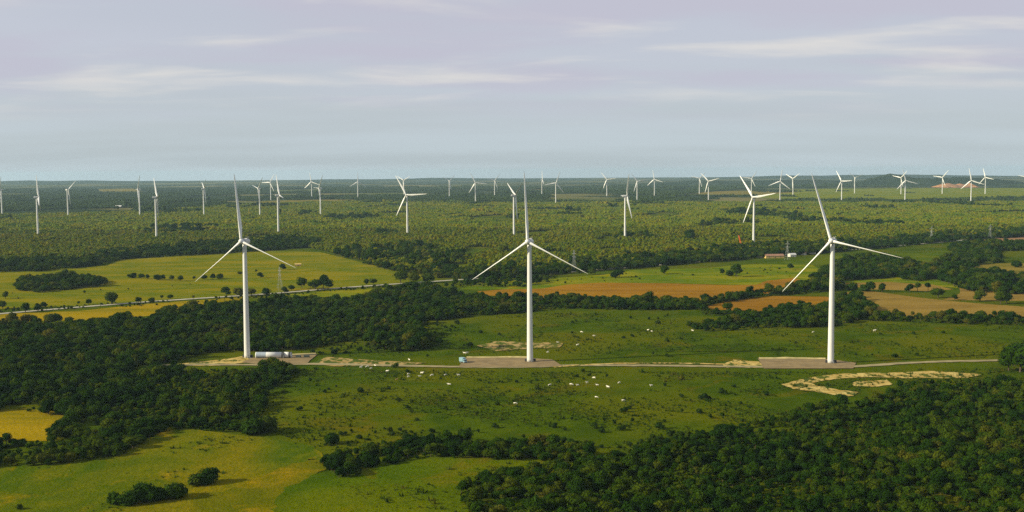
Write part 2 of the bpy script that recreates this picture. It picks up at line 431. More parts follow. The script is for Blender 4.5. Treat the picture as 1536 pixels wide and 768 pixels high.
patch('dry_field', [(1436, 366), (1480, 358), (1500, 360), (1490, 366)], M_tan, 'small dry field under the far pylon', 'field')
patch('bare_field', [(1484, 353), (1536, 346), (1536, 360), (1500, 361)], M_pink, 'pinkish bare soil field at far right', 'field')
patch('meadow', [(0, 705), (60, 697), (180, 684), (210, 664), (255, 641), (330, 649), (400, 657), (470, 668), (490, 692), (350, 768), (0, 768)], M_mixed, 'mottled yellow green meadow in the lower left corner', 'meadow')
patch('meadow', [(0, 615), (60, 615), (104, 622), (88, 637), (70, 662), (0, 664)], M_golden, 'small golden clearing at the left edge', 'meadow')
patch('meadow', [(470, 684), (400, 712), (300, 742), (230, 768), (350, 768), (425, 732), (495, 703)], M_goldmix, 'golden strip of dry grass at lower left', 'meadow', jit=9, step=4)
patch('meadow', [(350, 768), (425, 732), (500, 704), (560, 697), (650, 681), (760, 684), (870, 691), (880, 700), (720, 725), (690, 745), (730, 768)], M_bright, 'smooth fresh green meadow at bottom centre', 'meadow', jit=5, step=4)
patch('far_field', [(1140, 297), (1150, 287), (1230, 283), (1400, 282), (1536, 282), (1536, 296), (1400, 298), (1250, 300)], M_lime, 'pale yellow green far field at right', 'field')
patch('far_field', [(1040, 288), (1110, 286), (1200, 288), (1140, 293), (1050, 292)], M_tan, 'thin tan far field beside the pale field', 'field')
patch('far_field', [(140, 284), (200, 283), (215, 287), (150, 288)], M_tan, 'thin tan strip field at far left', 'field')
patch('far_field', [(845, 303), (890, 302), (880, 306), (850, 307)], M_lime, 'small pale clearing beyond the plantation centre', 'field')
patch('far_field', [(380, 303), (440, 300), (540, 299), (530, 303), (400, 307)], M_tan, 'thin tan clearing at the back of the plantation', 'field')
for pix in ([(1172, 577), (1200, 570), (1260, 561), (1340, 559), (1400, 557), (1470, 562), (1452, 567), (1360, 568), (1310, 566), (1250, 569), (1215, 575), (1225, 580), (1260, 586), (1290, 589), (1270, 595), (1230, 590), (1190, 584)],
            [(1285, 573), (1330, 570), (1340, 577), (1300, 581), (1280, 579)]):
    patch('sand_patch', pix, M_sand, 'pale bare sand patch right of the front pads' if len(pix) > 6 else 'small pale sand patch inside the sandy bend', 'sand', jit=3.0, step=4)
patch('sand_patch', [(715, 519), (745, 512), (790, 514), (845, 515), (840, 522), (790, 524), (745, 527)], M_scrape, 'scraped sandy soil behind the middle pad', 'sand', jit=2, step=4)
patch('sand_patch', [(470, 545), (490, 536), (560, 541), (640, 545), (600, 550), (500, 550)], M_scrape, 'bare strip of soil along the track left', 'sand', jit=2, step=4)
patch('sand_patch', [(1085, 547), (1100, 540), (1140, 543), (1150, 552), (1090, 552)], M_sand, 'bare sand beside the right pad entrance', 'sand', jit=2, step=4)
patch('sand_patch', [(245, 549), (300, 543), (345, 538), (372, 533), (378, 543), (330, 549)], M_sand, 'sandy verge left of the left turbine', 'sand', jit=2, step=4)
strip('dirt_track', [(225, 549), (300, 547), (400, 548), (470, 546), (600, 549), (700, 551), (800, 551), (860, 548), (1000, 549), (1140, 551), (1280, 551), (1340, 546), (1400, 543), (1500, 541)], 7.0, M_track, 'pale dirt track joining the three front turbines', 'track', edge=1.5)
strip('track_verge', [(830, 551), (900, 546), (1000, 545), (1100, 547)], 4.0, M_sand, 'sandy verge of the dirt track', 'track', edge=1.5)
pads = [('left', [(362, 544), (384, 535), (476, 531.5), (460, 546), (400, 548.5)]), ('middle', [(697, 537), (792, 537.5), (828, 540), (845, 550), (800, 551), (688, 551)]),
        ('right', [(1136, 538.5), (1240, 539), (1284, 545), (1280, 553.5), (1146, 553.5)])]
for nm, pix in pads:
    patch('gravel_pad', pix, M_pad, 'brown gravel crane pad at the foot of the %s front turbine' % nm, 'pad', jit=0.5)
for nm, pix in (('middle', [(700, 537), (745, 536.5), (792, 537)]), ('right', [(1138, 538.5), (1190, 538), (1238, 539)]), ('left', [(384, 536), (430, 533), (474, 531.5)])):
    strip('sand_berm', pix, 2.6, M_berm, 'low sandy bank along the back of the %s pad' % nm, 'bank', height=0.9, edge=0.5)
ROAD = [(-170, 489), (0, 471), (120, 461), (222, 453), (330, 446), (419, 440), (500, 433), (583, 427), (703, 419), (780, 414), (900, 405), (1072, 391), (1148, 385), (1300, 373), (1440, 361), (1536, 350), (1700, 335)]
strip('road', ROAD, 9.0, M_road, 'pale straight road crossing the plain behind the woods', 'road', edge=0.5)

# low wooded hills on the skyline
def hill(name, cx, cy, rx, ry, h, label, material, seed, n=26):
    v, f = [], []
    for j in range(n + 1):
        for i in range(n + 1):
            u, w = i / n * 2 - 1, j / n * 2 - 1
            r = math.hypot(u, w)
            e = max(0.0, 1 - r * r) ** 1.3
            k = 0.75 + 0.7 * noise.fractal(Vector((u * 2.2 + seed, w * 2.2, seed)), 1.0, 2.0, 4)
            v.append((cx + u * rx, cy + w * ry, -0.6 + e * h * max(0.2, k)))
    for j in range(n):
        for i in range(n):
            a = j * (n + 1) + i; f.append((a, a + 1, a + n + 2, a + n + 1))
    return tag(obj(name, py_mesh(name, v, f, True), None, material), label, 'hill', kind='structure')
M_hill = grass_mat('wooded_slope', (0.012, 0.024, 0.008), (0.020, 0.036, 0.010), (0.030, 0.044, 0.012), (0.040, 0.044, 0.016), 0.4, (0.25, 0.25, 0.25))
hill('hill', 3480, 9200, 900, 900, 88, 'low dark wooded hill on the skyline at right', M_hill, 1.7)
hill('hill', 2300, 10500, 1500, 700, 40, 'faint low ridge on the right of the skyline', M_hill, 8.2)
hill('hill', -6800, 16500, 2600, 900, 42, 'faint low ridge on the left skyline', M_hill, 5.1)
hill('hill', -1500, 17500, 3200, 900, 34, 'long faint rise on the skyline centre', M_hill, 3.1)
hill('hill', 5200, 16500, 3000, 900, 48, 'distant ridge on the skyline at far right', M_hill, 9.4)

# orange quarry face cut into the right-hand hill
M_scar = mat('quarry_earth', (0.30, 0.15, 0.055), 0.95, var=0.6, scale=0.035)
def quarry():
    n, m = 26, 7
    v, f = [], []
    c = ground(1449, 281.5)
    for j in range(m + 1):
        for i in range(n + 1):
            u, w = i / n, j / m
            x = c[0] - 130 + 270 * u
            top = 34 * min(1.0, 3.2 * math.sin(math.pi * u)) * (0.8 + 0.55 * noise.noise(Vector((u * 5, 2.2, 0))))
            z = top * w * (1 - 0.15 * w)
            y = c[1] + 60 + 150 * w + 25 * noise.noise(Vector((u * 7, w * 4, 5))) - 60 * (2 * u - 1) ** 2 * 0 + 14 * (int(w * 3) - w * 3)
            v.append((x, y, z - 0.5))
    for j in range(m):
        for i in range(n):
            a = j * (n + 1) + i; f.append((a, a + 1, a + n + 2, a + n + 1))
    # a back slope closes the cut
    b0 = len(v)
    for i in range(n + 1):
        t = v[m * (n + 1) + i]; v.append((t[0], t[1] + 160, -0.7))
    for i in range(n):
        a = m * (n + 1) + i; f.append((a, a + 1, b0 + i + 1, b0 + i))
    return tag(obj('quarry', py_mesh('quarry', v, f), None, M_scar), 'orange earth quarry face at the foot of the far right hill', 'quarry', kind='structure')
quarry()

# ------------------------------------------------------------------ tree meshes
def ico(sub):
    bm = bmesh.new(); bmesh.ops.create_icosphere(bm, subdivisions=sub, radius=1.0)
    v = np.array([x.co[:] for x in bm.verts]); f = np.array([[q.index for q in p.verts] for p in bm.faces]); bm.free()
    return v, f
ICO1, ICO2 = ico(1), ico(2)
def crown_mesh(name, seed, w, h, z0, lobes, leaves, lsize, mat_, sub=1, core=0.86, flat=1.0):
    r = np.random.default_rng(seed)
    V, Fc = [], []; nb = 0
    C = []
    for k in range(lobes):
        a = r.uniform(0, 2 * np.pi); t = r.uniform(0, 1) ** 0.6
        zc = r.uniform(0.22, 0.80)
        wid = math.sqrt(max(0.05, 1 - (2 * zc - 0.85) ** 2))
        C.append((w * 0.5 * 0.62 * t * wid * math.cos(a), w * 0.5 * 0.62 * t * wid * math.sin(a), z0 + (h - z0) * zc, w * r.uniform(0.20, 0.31)))
    C[0] = (0, 0, z0 + (h - z0) * 0.5, w * 0.33)
    iv, if_ = ICO2 if sub == 2 else ICO1
    for (cx, cy, cz, rad) in C:
        rr = rad * core
        d = 1 + 0.22 * r.standard_normal(len(iv))
        p = iv * d[:, None] * rr * np.array([1, 1, 0.8 * flat]) + np.array([cx, cy, cz])
        V.append(p); Fc += [tuple(x) for x in (if_ + nb)]; nb += len(p)
    Ca = np.array(C)
    pick = r.choice(len(C), leaves, p=Ca[:, 3] ** 2 / (Ca[:, 3] ** 2).sum())
    n = r.standard_normal((leaves, 3)); n[:, 2] = n[:, 2] * 0.8 + 0.25; n /= np.linalg.norm(n, axis=1)[:, None]
    pos = Ca[pick, :3] + n * Ca[pick, 3:4] * np.array([1, 1, 0.82 * flat]) * r.uniform(0.82, 1.16, (leaves, 1))
    nn = n + 0.55 * r.standard_normal((leaves, 3)); nn /= np.linalg.norm(nn, axis=1)[:, None]
    t1 = np.cross(nn, r.standard_normal((leaves, 3))); t1 /= np.linalg.norm(t1, axis=1)[:, None] + 1e-9
    t2 = np.cross(nn, t1)
    s = lsize * r.uniform(0.55, 1.25, (leaves, 1))
    q = np.stack([pos - t1 * s, pos + t2 * s * 0.62, pos + t1 * s, pos - t2 * s * 0.62], 1).reshape(-1, 3)
    V.append(q); Fc += [(nb + 4 * i, nb + 4 * i + 1, nb + 4 * i + 2, nb + 4 * i + 3) for i in range(leaves)]
    V = np.concatenate(V)
    V[:, 2] = np.maximum(V[:, 2], 0.15)
    me = py_mesh(name, V, Fc); me.materials.append(mat_)
    return me, C
def trunk_mesh(name, seed, C, z0, h, rad, limbs=4):
    r = random.Random(seed); bm = bmesh.new()
    top = Vector((r.uniform(-.3, .3), r.uniform(-.3, .3), z0 + (h - z0) * 0.35))
    midp = Vector((top.x * 0.4 + r.uniform(-.1, .1), top.y * 0.4, top.z * 0.5))
    bar(bm, (0, 0, -0.2), midp, rad, 7, rad * 0.78); bar(bm, midp - Vector((0, 0, 0.05)), top, rad * 0.78, 7, rad * 0.5)
    for k in range(limbs):
        c = C[(k + 1) % len(C)]
        bar(bm, midp.lerp(top, r.uniform(0.2, 0.9)), (c[0], c[1], c[2]), rad * 0.42, 5, rad * 0.12)
    me = bm_mesh(bm, name); me.materials.append(M_bark)
    return me
PROTO = []
specs = [(9.0, 8.5, 1.6, 9, 620, 0.62, M_leaf), (11.5, 9.0, 1.8, 12, 760, 0.66, M_leaf), (7.0, 7.5, 1.4, 7, 460, 0.55, M_leaf), (8.5, 7.0, 1.2, 8, 540, 0.60, M_leaf),
         (10.0, 10.5, 2.4, 11, 720, 0.62, M_leaf), (6.0, 9.0, 1.8, 7, 430, 0.52, M_leaf), (13.0, 8.0, 2.0, 13, 820, 0.68, M_leaf), (8.5, 5.6, 0.2, 12, 700, 0.50, M_leaf)]
for i, (w, h, z0, lb, lf, ls, mt_) in enumerate(specs):
    cm, C = crown_mesh('crown', 100 + i, w, h, z0, lb, lf, ls, mt_, flat=0.75 if i == 6 else 1.0)
    tm = trunk_mesh('trunk', 200 + i, C, z0, h, 0.17 + 0.018 * w)
    PROTO.append((cm, tm, w, h))
BUSH = []
for i, (w, h, lb, lf) in enumerate([(3.0, 1.9, 5, 170), (2.2, 2.4, 4, 140), (4.2, 2.4, 6, 230)]):
    cm, C = crown_mesh('foliage', 300 + i, w, h, 0.15, lb, lf, 0.34, M_leafd)
    tm = trunk_mesh('stem', 320 + i, C, 0.15, h, 0.07, 3)
    BUSH.append((cm, tm, w, h))

def proto_obj(name, meshes):
    """joined crown and trunk, used only as the shape the wood scatter repeats"""
    bm = bmesh.new(); mats = []
    for me in meshes:
        base = len(mats); mats += list(me.materials); n0 = len(bm.faces)
        bm.from_mesh(me); bm.faces.ensure_lookup_table()
        for f in bm.faces[n0:]: f.material_index += base
    me = bm_mesh(bm, name)
    for m in mats: me.materials.append(m)
    return bpy.data.objects.new(name, me)
SC_TREE = [proto_obj('wood_tree_shape', (p[0], p[1])) for p in PROTO]
SC_BUSH = [proto_obj('bush_shape', (p[0], p[1])) for p in BUSH]
SC_PLANT = []
for i, (w, h) in enumerate([(7.5, 8.0), (6.5, 7.5), (8.5, 9.0), (7.0, 6.5)]):
    cm, C = crown_mesh('plantation_crown', 400 + i, w, h, 1.0, 5, 90, 0.95, M_plant, core=0.95)
    SC_PLANT.append(proto_obj('plantation_tree_shape', (cm, trunk_mesh('pt', 420 + i, C, 1.0, h, 0.2, 2))))
def clump_mesh(name, seed, w, h, n, mt_):
    r = np.random.default_rng(seed); V, Fc, nb = [], [], 0
    iv, if_ = ICO1
    for k in range(n):
        a = r.uniform(0, 6.283); t = math.sqrt(r.uniform(0, 1)) * w * 0.5
        rad = r.uniform(2.2, 3.7); zc = h * r.uniform(0.38, 0.58)
        p = iv * (1 + 0.18 * r.standard_normal(len(iv)))[:, None] * rad + np.array([t * math.cos(a) * 1.2, t * math.sin(a), zc])
        p[:, 2] = np.maximum(p[:, 2], 0.1)
        V.append(p); Fc += [tuple(x) for x in (if_ + nb)]; nb += len(p)
    me = py_mesh(name, np.concatenate(V), Fc); me.materials.append(mt_)
    return bpy.data.objects.new(name, me)
SC_CLUMP = [clump_mesh('plantation_clump_shape', 500 + i, 18, 6.5, 13, M_plant) for i in range(4)]
SC_FAR = [clump_mesh('far_clump_shape', 520 + i, 38, 9.0, 16, M_farleaf) for i in range(3)]
def tuss_mesh(i):
    r = np.random.default_rng(600 + i); v, f = [], []
    for k in range(9):
        a = r.uniform(0, 6.283); d = r.uniform(0, 0.35); x, y = d * math.cos(a), d * math.sin(a)
        b = r.uniform(0, 6.283); w = r.uniform(0.10, 0.2); hh = r.uniform(0.3, 0.75); lean = r.uniform(0.05, 0.4)
        n = len(v)
        v += [(x - w * math.cos(b), y - w * math.sin(b), 0), (x + w * math.cos(b), y + w * math.sin(b), 0), (x + lean * math.cos(a), y + lean * math.sin(a), hh)]
        f.append((n, n + 1, n + 2))
    me = py_mesh('tussock_shape', v, f); me.materials.append(M_tuss)
    return bpy.data.objects.new('tussock_shape', me)
SC_TUSS = [tuss_mesh(i) for i in range(3)]

def scatter(name, pts, scale, shapes, label, cat, zscale=None):
    n = len(pts)
    me = bpy.data.meshes.new(name); me.vertices.add(n)
    me.vertices.foreach_set('co', np.ascontiguousarray(pts, dtype=np.float32).ravel())
    sc3 = np.stack([scale, scale, scale if zscale is None else zscale], 1).astype(np.float32)
    a = me.attributes.new('size', 'FLOAT_VECTOR', 'POINT'); a.data.foreach_set('vector', sc3.ravel())
    a = me.attributes.new('turn', 'FLOAT', 'POINT'); a.data.foreach_set('value', rng.uniform(0, 6.283, n).astype(np.float32))
    a = me.attributes.new('pick', 'INT', 'POINT'); a.data.foreach_set('value', rng.integers(0, len(shapes), n).astype(np.int32))
    o = obj(name, me)
    ng = bpy.data.node_groups.new(name, 'GeometryNodeTree')
    ng.interface.new_socket('Geometry', in_out='INPUT', socket_type='NodeSocketGeometry')
    ng.interface.new_socket('Geometry', in_out='OUTPUT', socket_type='NodeSocketGeometry')
    gi = ng.nodes.new('NodeGroupInput'); go = ng.nodes.new('NodeGroupOutput')
    jn = ng.nodes.new('GeometryNodeJoinGeometry')
    for s in shapes:
        ob = ng.nodes.new('GeometryNodeObjectInfo'); ob.inputs['Object'].default_value = s; ob.transform_space = 'ORIGINAL'
        ti = ng.nodes.new('GeometryNodeGeometryToInstance'); L(ng, ob.outputs['Geometry'], ti.inputs[0]); L(ng, ti.outputs[0], jn.inputs[0])
    ip = ng.nodes.new('GeometryNodeInstanceOnPoints')
    L(ng, gi.outputs[0], ip.inputs['Points']); L(ng, jn.outputs[0], ip.inputs['Instance']); ip.inputs['Pick Instance'].default_value = True
    def attr(nm, tp):
        t = ng.nodes.new('GeometryNodeInputNamedAttribute'); t.data_type = tp; t.inputs['Name'].default_value = nm
        return t.outputs[0]
    L(ng, attr('pick', 'INT'), ip.inputs['Instance Index'])
    L(ng, attr('size', 'FLOAT_VECTOR'), ip.inputs['Scale'])
    cx = ng.nodes.new('ShaderNodeCombineXYZ'); L(ng, attr('turn', 'FLOAT'), cx.inputs[2])
    er = ng.nodes.new('FunctionNodeEulerToRotation'); L(ng, cx.outputs[0], er.inputs[0]); L(ng, er.outputs[0], ip.inputs['Rotation'])
    L(ng, ip.outputs[0], go.inputs[0])
    md = o.modifiers.new('scatter', 'NODES'); md.node_group = ng
    for s in shapes:
        for m in s.data.materials:
            if m.name not in [x.name for x in me.materials]: me.materials.append(m)
    return tag(o, label, cat, kind='stuff')
def grid_pts(poly_pix, spacing, zc, bounds=None, jit=0.42):
    """jittered ground points whose crowns (height zc) show inside an outline of the photograph"""
    poly = widen(poly_pix)
    g = np.array([ground(x, y)[:2] for x, y in poly])
    x0, y0 = g.min(0) - 10; x1, y1 = g.max(0) + 60
    xs = np.arange(x0, x1, spacing); ys = np.arange(y0 - 30, y1, spacing)
    X, Y = np.meshgrid(xs, ys)
    X[::2] += spacing / 2
    p = np.stack([X.ravel(), Y.ravel(), np.zeros(X.size)], 1)
    p[:, :2] += rng.uniform(-jit, jit, (len(p), 2)) * spacing
    q = proj(p + np.array([0, 0, zc]))
    return p[inside(q, poly)]

# ------------------------------------------------------------------ woods
clear = np.array([ground(371, 538)[:2], ground(795, 543)[:2], ground(1246, 545)[:2]])
def keep_clear(p, r=16):
    ok = np.ones(len(p), bool)
    for c in clear: ok &= np.hypot(p[:, 0] - c[0], p[:, 1] - c[1]) > r
    return p[ok]
woods = {
 'left_upper': ([(0, 486), (130, 480), (220, 474), (262, 462), (330, 458), (400, 451), (540, 447), (595, 433), (640, 428), (690, 439), (760, 446), (795, 449), (800, 464), (720, 470), (650, 478), (610, 489), (560, 500), (500, 512), (450, 520), (400, 525), (372, 522), (330, 522), (250, 541), (180, 560), (0, 602)], 4.9, 0.66,
   'dense dark wood left of and behind the left turbine'),
 'left_lower': ([(0, 598), (180, 553), (238, 547), (300, 562), (385, 556), (395, 540), (440, 553), (436, 563), (402, 585), (392, 620), (396, 638), (370, 646), (310, 642), (255, 637), (225, 653), (190, 674), (100, 690), (0, 702), (0, 664), (72, 660), (90, 636), (106, 622), (60, 614), (0, 612)], 4.2, 0.58,
   'dense dark wood in front of the track at left'),
 'lower_right': ([(690, 735), (712, 718), (760, 708), (840, 702), (900, 695), (950, 672), (980, 660), (1060, 650), (1120, 634), (1180, 622), (1250, 610), (1340, 592), (1350, 575), (1380, 568), (1460, 572), (1536, 573), (1536, 768), (740, 768), (700, 752)], 3.5, 0.46,
   'dense wood filling the lower right behind its front trees'),
 'hedge_front': ([(482, 690), (508, 713), (530, 711), (562, 695), (650, 681), (760, 685), (870, 692), (892, 690), (880, 664), (850, 659), (760, 664), (650, 657), (560, 666), (500, 683)], 3.6, 0.45,
   'dark hedge of low trees across the front meadow'),
 'hedge_mid': ([(790, 447), (830, 442), (900, 446), (960, 449), (1010, 450), (1060, 448), (1120, 440), (1152, 436), (1152, 441), (1100, 448), (1062, 456), (1030, 462), (960, 462), (860, 459), (795, 464)], 5.2, 0.62,
   'dark tree belt in front of the ploughed fields'),
 'wood_turbine_right': ([(1030, 487), (1062, 479), (1110, 475), (1136, 464), (1200, 460), (1250, 454), (1260, 442), (1290, 442), (1308, 460), (1314, 467), (1290, 477), (1260, 485), (1200, 488), (1136, 489), (1060, 494)], 5.0, 0.62,
   'dark wood belt behind the right turbine tower'),
 'belt_right_low': ([(1040, 459), (1070, 462), (1130, 465), (1136, 469), (1060, 470)], 6.0, 0.6, 'low shrub belt under the small orange field'),
 'grove_right_upper': ([(1160, 433), (1200, 424), (1235, 409), (1250, 393), (1290, 386), (1350, 390), (1400, 398), (1414, 411), (1380, 419), (1330, 414), (1265, 418), (1262, 432), (1235, 434), (1200, 438), (1150, 440)], 5.6, 0.76,
   'dark grove crossing behind the right turbine tower'),
 'grove_far_right': ([(1424, 372), (1450, 365), (1480, 363), (1536, 362), (1536, 371), (1500, 374), (1502, 391), (1470, 393), (1466, 401), (1400, 401), (1408, 388), (1435, 382)], 6.4, 0.85,
   'dark grove right of the far pylons'),
 'grove_right_edge': ([(1400, 413), (1420, 402), (1460, 402), (1465, 409), (1490, 403), (1508, 408), (1507, 418), (1536, 413), (1536, 443), (1500, 436), (1450, 433), (1420, 421)], 6.2, 0.9,
   'rounded dark grove at the right edge above tan field'),
 'hedge_right': ([(1300, 470), (1380, 473), (1440, 473), (1536, 478), (1536, 488), (1440, 483), (1380, 481), (1300, 478)], 5.6, 0.56,
   'hedge of round trees below the furrowed field'),
 'grove_left': ([(24, 432), (28, 418), (80, 412), (155, 416), (160, 425), (60, 436)], 5.2, 0.68, 'long dark grove in the yellow meadow at left'),
 'edge_left': ([(0, 408), (0, 392), (60, 391), (125, 388), (150, 378), (300, 364), (440, 356), (480, 360), (476, 368), (400, 374), (190, 386), (135, 397), (60, 404)], 6.0, 0.78, 'dark band of trees edging the plantation at left'),
 'edge_mid': ([(540, 392), (600, 396), (680, 402), (770, 399), (900, 388), (1000, 381), (1120, 368), (1300, 362), (1400, 352), (1536, 333), (1536, 343), (1440, 359), (1300, 372), (1148, 384), (1072, 390), (900, 403), (780, 413), (700, 416), (600, 406)], 6.6, 0.82, 'dark band of trees edging the plantation along the road'),
 'road_scrub': ([(640, 428), (700, 421), (780, 415), (840, 411), (830, 420), (790, 428), (720, 428)], 9.0, 0.6, 'scattered scrub beside the road near the middle turbine'),
 'mid_clump': ([(545, 513), (560, 497), (598, 487), (625, 491), (640, 507), (662, 511), (640, 520), (590, 522)], 5.0, 0.75, 'dark thicket in the pasture left of the middle turbine'),
}
IND = []                                             # trees built one by one
WOODPTS = {}
for key, (poly, sp, sc, label) in woods.items():
    hh = 8.3 * sc
    p = keep_clear(grid_pts(poly, sp, hh * 0.5))
    lo = np.array([noise.fractal(Vector((a * 0.022, b * 0.016, 12.7)), 1.0, 2.0, 3) for a, b, _ in p]) if len(p) else np.zeros(0)
    op = np.array([noise.fractal(Vector((a * 0.035, b * 0.028, 31.7)), 1.0, 2.0, 3) for a, b, _ in p]) if len(p) else np.zeros(0)
    keep = op > -0.50
    p, lo = p[keep], lo[keep]
    grow = np.clip(1.0 + 0.75 * lo, 0.62, 1.5)
    WOODPTS[key] = (p, np.minimum(sc * 1.7, sc * grow * rng.lognormal(-0.03, 0.34, len(p)) * np.where(rng.uniform(0, 1, len(p)) < 0.06, 1.55, 1.0)))

# single trees standing apart: pixel of the foot, height in metres, what singles them out
single = []
row = [(193, 416.5, 5), (200, 417, 7), (212, 418, 6.5), (222, 419, 6.5), (236, 420, 7.5), (244, 420.5, 7.5), (258, 420.5, 6.5), (271, 421.5, 7), (291, 421, 6.5), (307, 420, 6), (319, 419.5, 8), (330, 418, 7), (360, 413, 5), (384, 410, 6), (391, 417, 7.5)]
_u = ['', 'first', 'second', 'third', 'fourth', 'fifth', 'sixth', 'seventh', 'eighth', 'ninth', 'tenth', 'eleventh', 'twelfth', 'thirteenth', 'fourteenth', 'fifteenth', 'sixteenth', 'seventeenth', 'eighteenth', 'nineteenth']
_t = ['', '', 'twenty', 'thirty', 'forty', 'fifty']
_tt = ['', '', 'twentieth', 'thirtieth', 'fortieth', 'fiftieth']
ordn = [_u[n] if n < 20 else (_tt[n // 10] if n % 10 == 0 else _t[n // 10] + '-' + _u[n % 10]) for n in range(1, 60)]
for i, (x, y, h) in enumerate(row): single.append((x, y, h, 'small round tree, %s from the left in the row across the yellow meadow' % ordn[i], 'row of trees across the yellow meadow'))
roadside = [(8, 448, 8), (4, 463, 8), (38, 469, 10), (56, 467, 6), (118, 458, 5), (133, 457, 6), (167, 456.5, 13), (208, 455, 7), (228, 453, 5), (243, 450, 6), (256, 449, 5), (290, 449, 5), (321, 459, 6.5), (345, 461, 8), (340, 443.5, 10), (358, 443, 9), (377, 444, 8), (399, 444, 9), (427, 440, 8), (437, 436, 6)]
for i, (x, y, h) in enumerate(roadside): single.append((x, y, h, 'tree by the left stretch of the pale road, %s from the left' % ordn[i], 'trees along the left stretch of road'))
mid = [(453, 433, 14), (466, 435, 11), (473, 434, 12), (485, 433.5, 17), (492, 434, 12), (424, 405, 9), (549, 428, 8), (560, 427, 7), (601, 424.5, 14), (620, 425, 12), (642, 424.5, 12), (657, 417, 8), (724, 429, 12), (738, 430, 13)]
for i, (x, y, h) in enumerate(mid): single.append((x, y, h, 'dark roadside tree between left and middle turbines, %s from the left' % ordn[i], 'trees along the middle stretch of road'))
rgt = [(842, 415, 8), (888, 412, 8), (929, 416, 10), (923, 416, 8), (997, 411, 11), (1084, 412, 8), (1094, 414, 8), (1105, 415, 17), (1185, 404, 8), (1279, 435.5, 9), (1296, 437, 8), (1305, 437, 11), (1323, 438.5, 10), (1364, 438, 9), (1376, 438, 12), (1392, 437, 11), (1407, 447, 10), (1432, 450, 6), (1470, 452, 12), (1501, 456, 14), (1510, 456, 12), (1524, 401, 10)]
for i, (x, y, h) in enumerate(rgt): single.append((x, y, h, 'field tree right of the middle turbine, %s from the left' % ordn[i], 'trees in the fields at right'))
big = [(1513, 556, 15, 'tall round tree at the right edge beside the track end'), (1530, 558, 19, 'largest round tree at the right edge of the pasture'), (1544, 552, 18, 'tree cut by the right edge of the picture behind the track end'), (1522, 549, 16, 'dark tree behind the largest tree at the right edge'),
       (172, 756, 5, 'low bushy tree, leftmost of the clump in the lower left meadow'), (196, 757, 6.2, 'bushy tree, second from left of the lower left clump'), (218, 752, 8, 'bushy tree, third from left of the lower left clump'), (240, 750, 5.5, 'bushy tree, fourth from left of the lower left clump'), (262, 748, 7, 'bushy tree, rightmost of the lower left clump'),
       (293, 728, 5, 'small bushy tree, left one of the pair in lower left meadow'), (313, 725, 7, 'bushy tree, right one of the pair in lower left meadow'),
       (400, 648, 9, 'dark tree at the corner where the left wood ends'), (381, 652, 9, 'round tree at the right end of the left wood'), (498, 666, 6, 'low tree at the left tip of the front hedge'), (385, 606, 10, 'tall dark tree shading the pasture at the wood edge')]
for x, y, h, lb in big: single.append((x, y, h, lb, None))
n_single = len(single)
def tree_obj(x, y, k, s, sz, rz, label, group):
    cm, tm, w, h = PROTO[k]
    t = empty('tree', (x, y, 0), rz); t.scale = (s, s, sz)
    obj('trunk', tm, t); obj('crown', cm, t)
    return tag(t, label, 'tree', group)
for i, (x, y, h, lb, gr) in enumerate(single):
    g = ground(x, y); k = int(rng.integers(0, len(PROTO)))
    if h > 12: k = [1, 6, 4][i % 3]
    if gr is None and y > 640: k = 7
    sz = h / PROTO[k][3]; s = sz * (1.15 if h < 13 else 1.05)
    tree_obj(g[0], g[1], k, s, sz, rng.uniform(0, 6.28), lb, gr)
# the nearest trees of the lower right wood and of the front hedge are single trees
budget = 296 - n_single
for key, frac, lb, gr in (('lower_right', 0.8, 'leafy tree in the front rows of the lower right wood', 'front trees of the lower right wood'),
                          ('hedge_front', 0.2, 'low dark tree in the hedge across the front meadow', 'trees of the front hedge')):
    p, s = WOODPTS[key]
    q = proj(p + np.array([0, 0, 4.0]))
    order = np.argsort(p[:, 1] + np.where((q[:, 0] < -5) | (q[:, 0] > 1541) | (q[:, 1] > 775), 1e5, 0))
    take = order[:int(budget * frac)]
    for j in take:
        tree_obj(p[j, 0], p[j, 1], int(rng.integers(0, len(PROTO))), float(s[j]), float(s[j]) * rng.uniform(0.68, 1.1), rng.uniform(0, 6.28), lb, gr)
    m = np.ones(len(p), bool); m[take] = False
    WOODPTS[key] = (p[m], s[m])
for key, (p, s) in WOODPTS.items():
    if len(p):
        scatter('scrub' if 'scrub' in key or 'belt_right' in key else 'wood', p, s, SC_TREE, woods[key][3], 'wood', zscale=s * rng.uniform(0.65, 1.1, len(p)))

# plantation of yellow-green trees covering the middle distance
PLANT = [(0, 404), (180, 380), (300, 364), (420, 360), (480, 372), (600, 402), (680, 409), (770, 406), (900, 396), (1000, 388), (1120, 376), (1300, 366), (1400, 356), (1536, 338), (1536, 301), (1330, 303), (1100, 303), (900, 303), (760, 304), (640, 302), (500, 302), (400, 305), (300, 311), (200, 317), (100, 320), (0, 326)]
tb = []
p = grid_pts(PLANT, 5.3, 4.0)
near = p[p[:, 1] < 2650]
s = rng.lognormal(-0.30, 0.2, len(near))
gap = np.array([noise.noise(Vector((a * 0.011, b * 0.006, 4.4))) for a, b, _ in near])
ok = gap > -0.42
near, s = near[ok], s[ok]
scatter('plantation', near, s, SC_PLANT, 'yellow green plantation trees in the middle distance', 'plantation', zscale=s * rng.uniform(0.8, 1.25, len(near)))
p = grid_pts(PLANT, 13.0, 4.0)
p = p[p[:, 1] >= 2650]
s = rng.lognormal(0.0, 0.18, len(p))
gap = np.array([noise.noise(Vector((a * 0.006, b * 0.003, 9.4))) for a, b, _ in p]); ok = gap > -0.45
scatter('plantation', p[ok], s[ok], SC_CLUMP, 'yellow green back part of the plantation, paler with distance', 'plantation', zscale=s[ok] * rng.uniform(0.7, 1.3, ok.sum()))
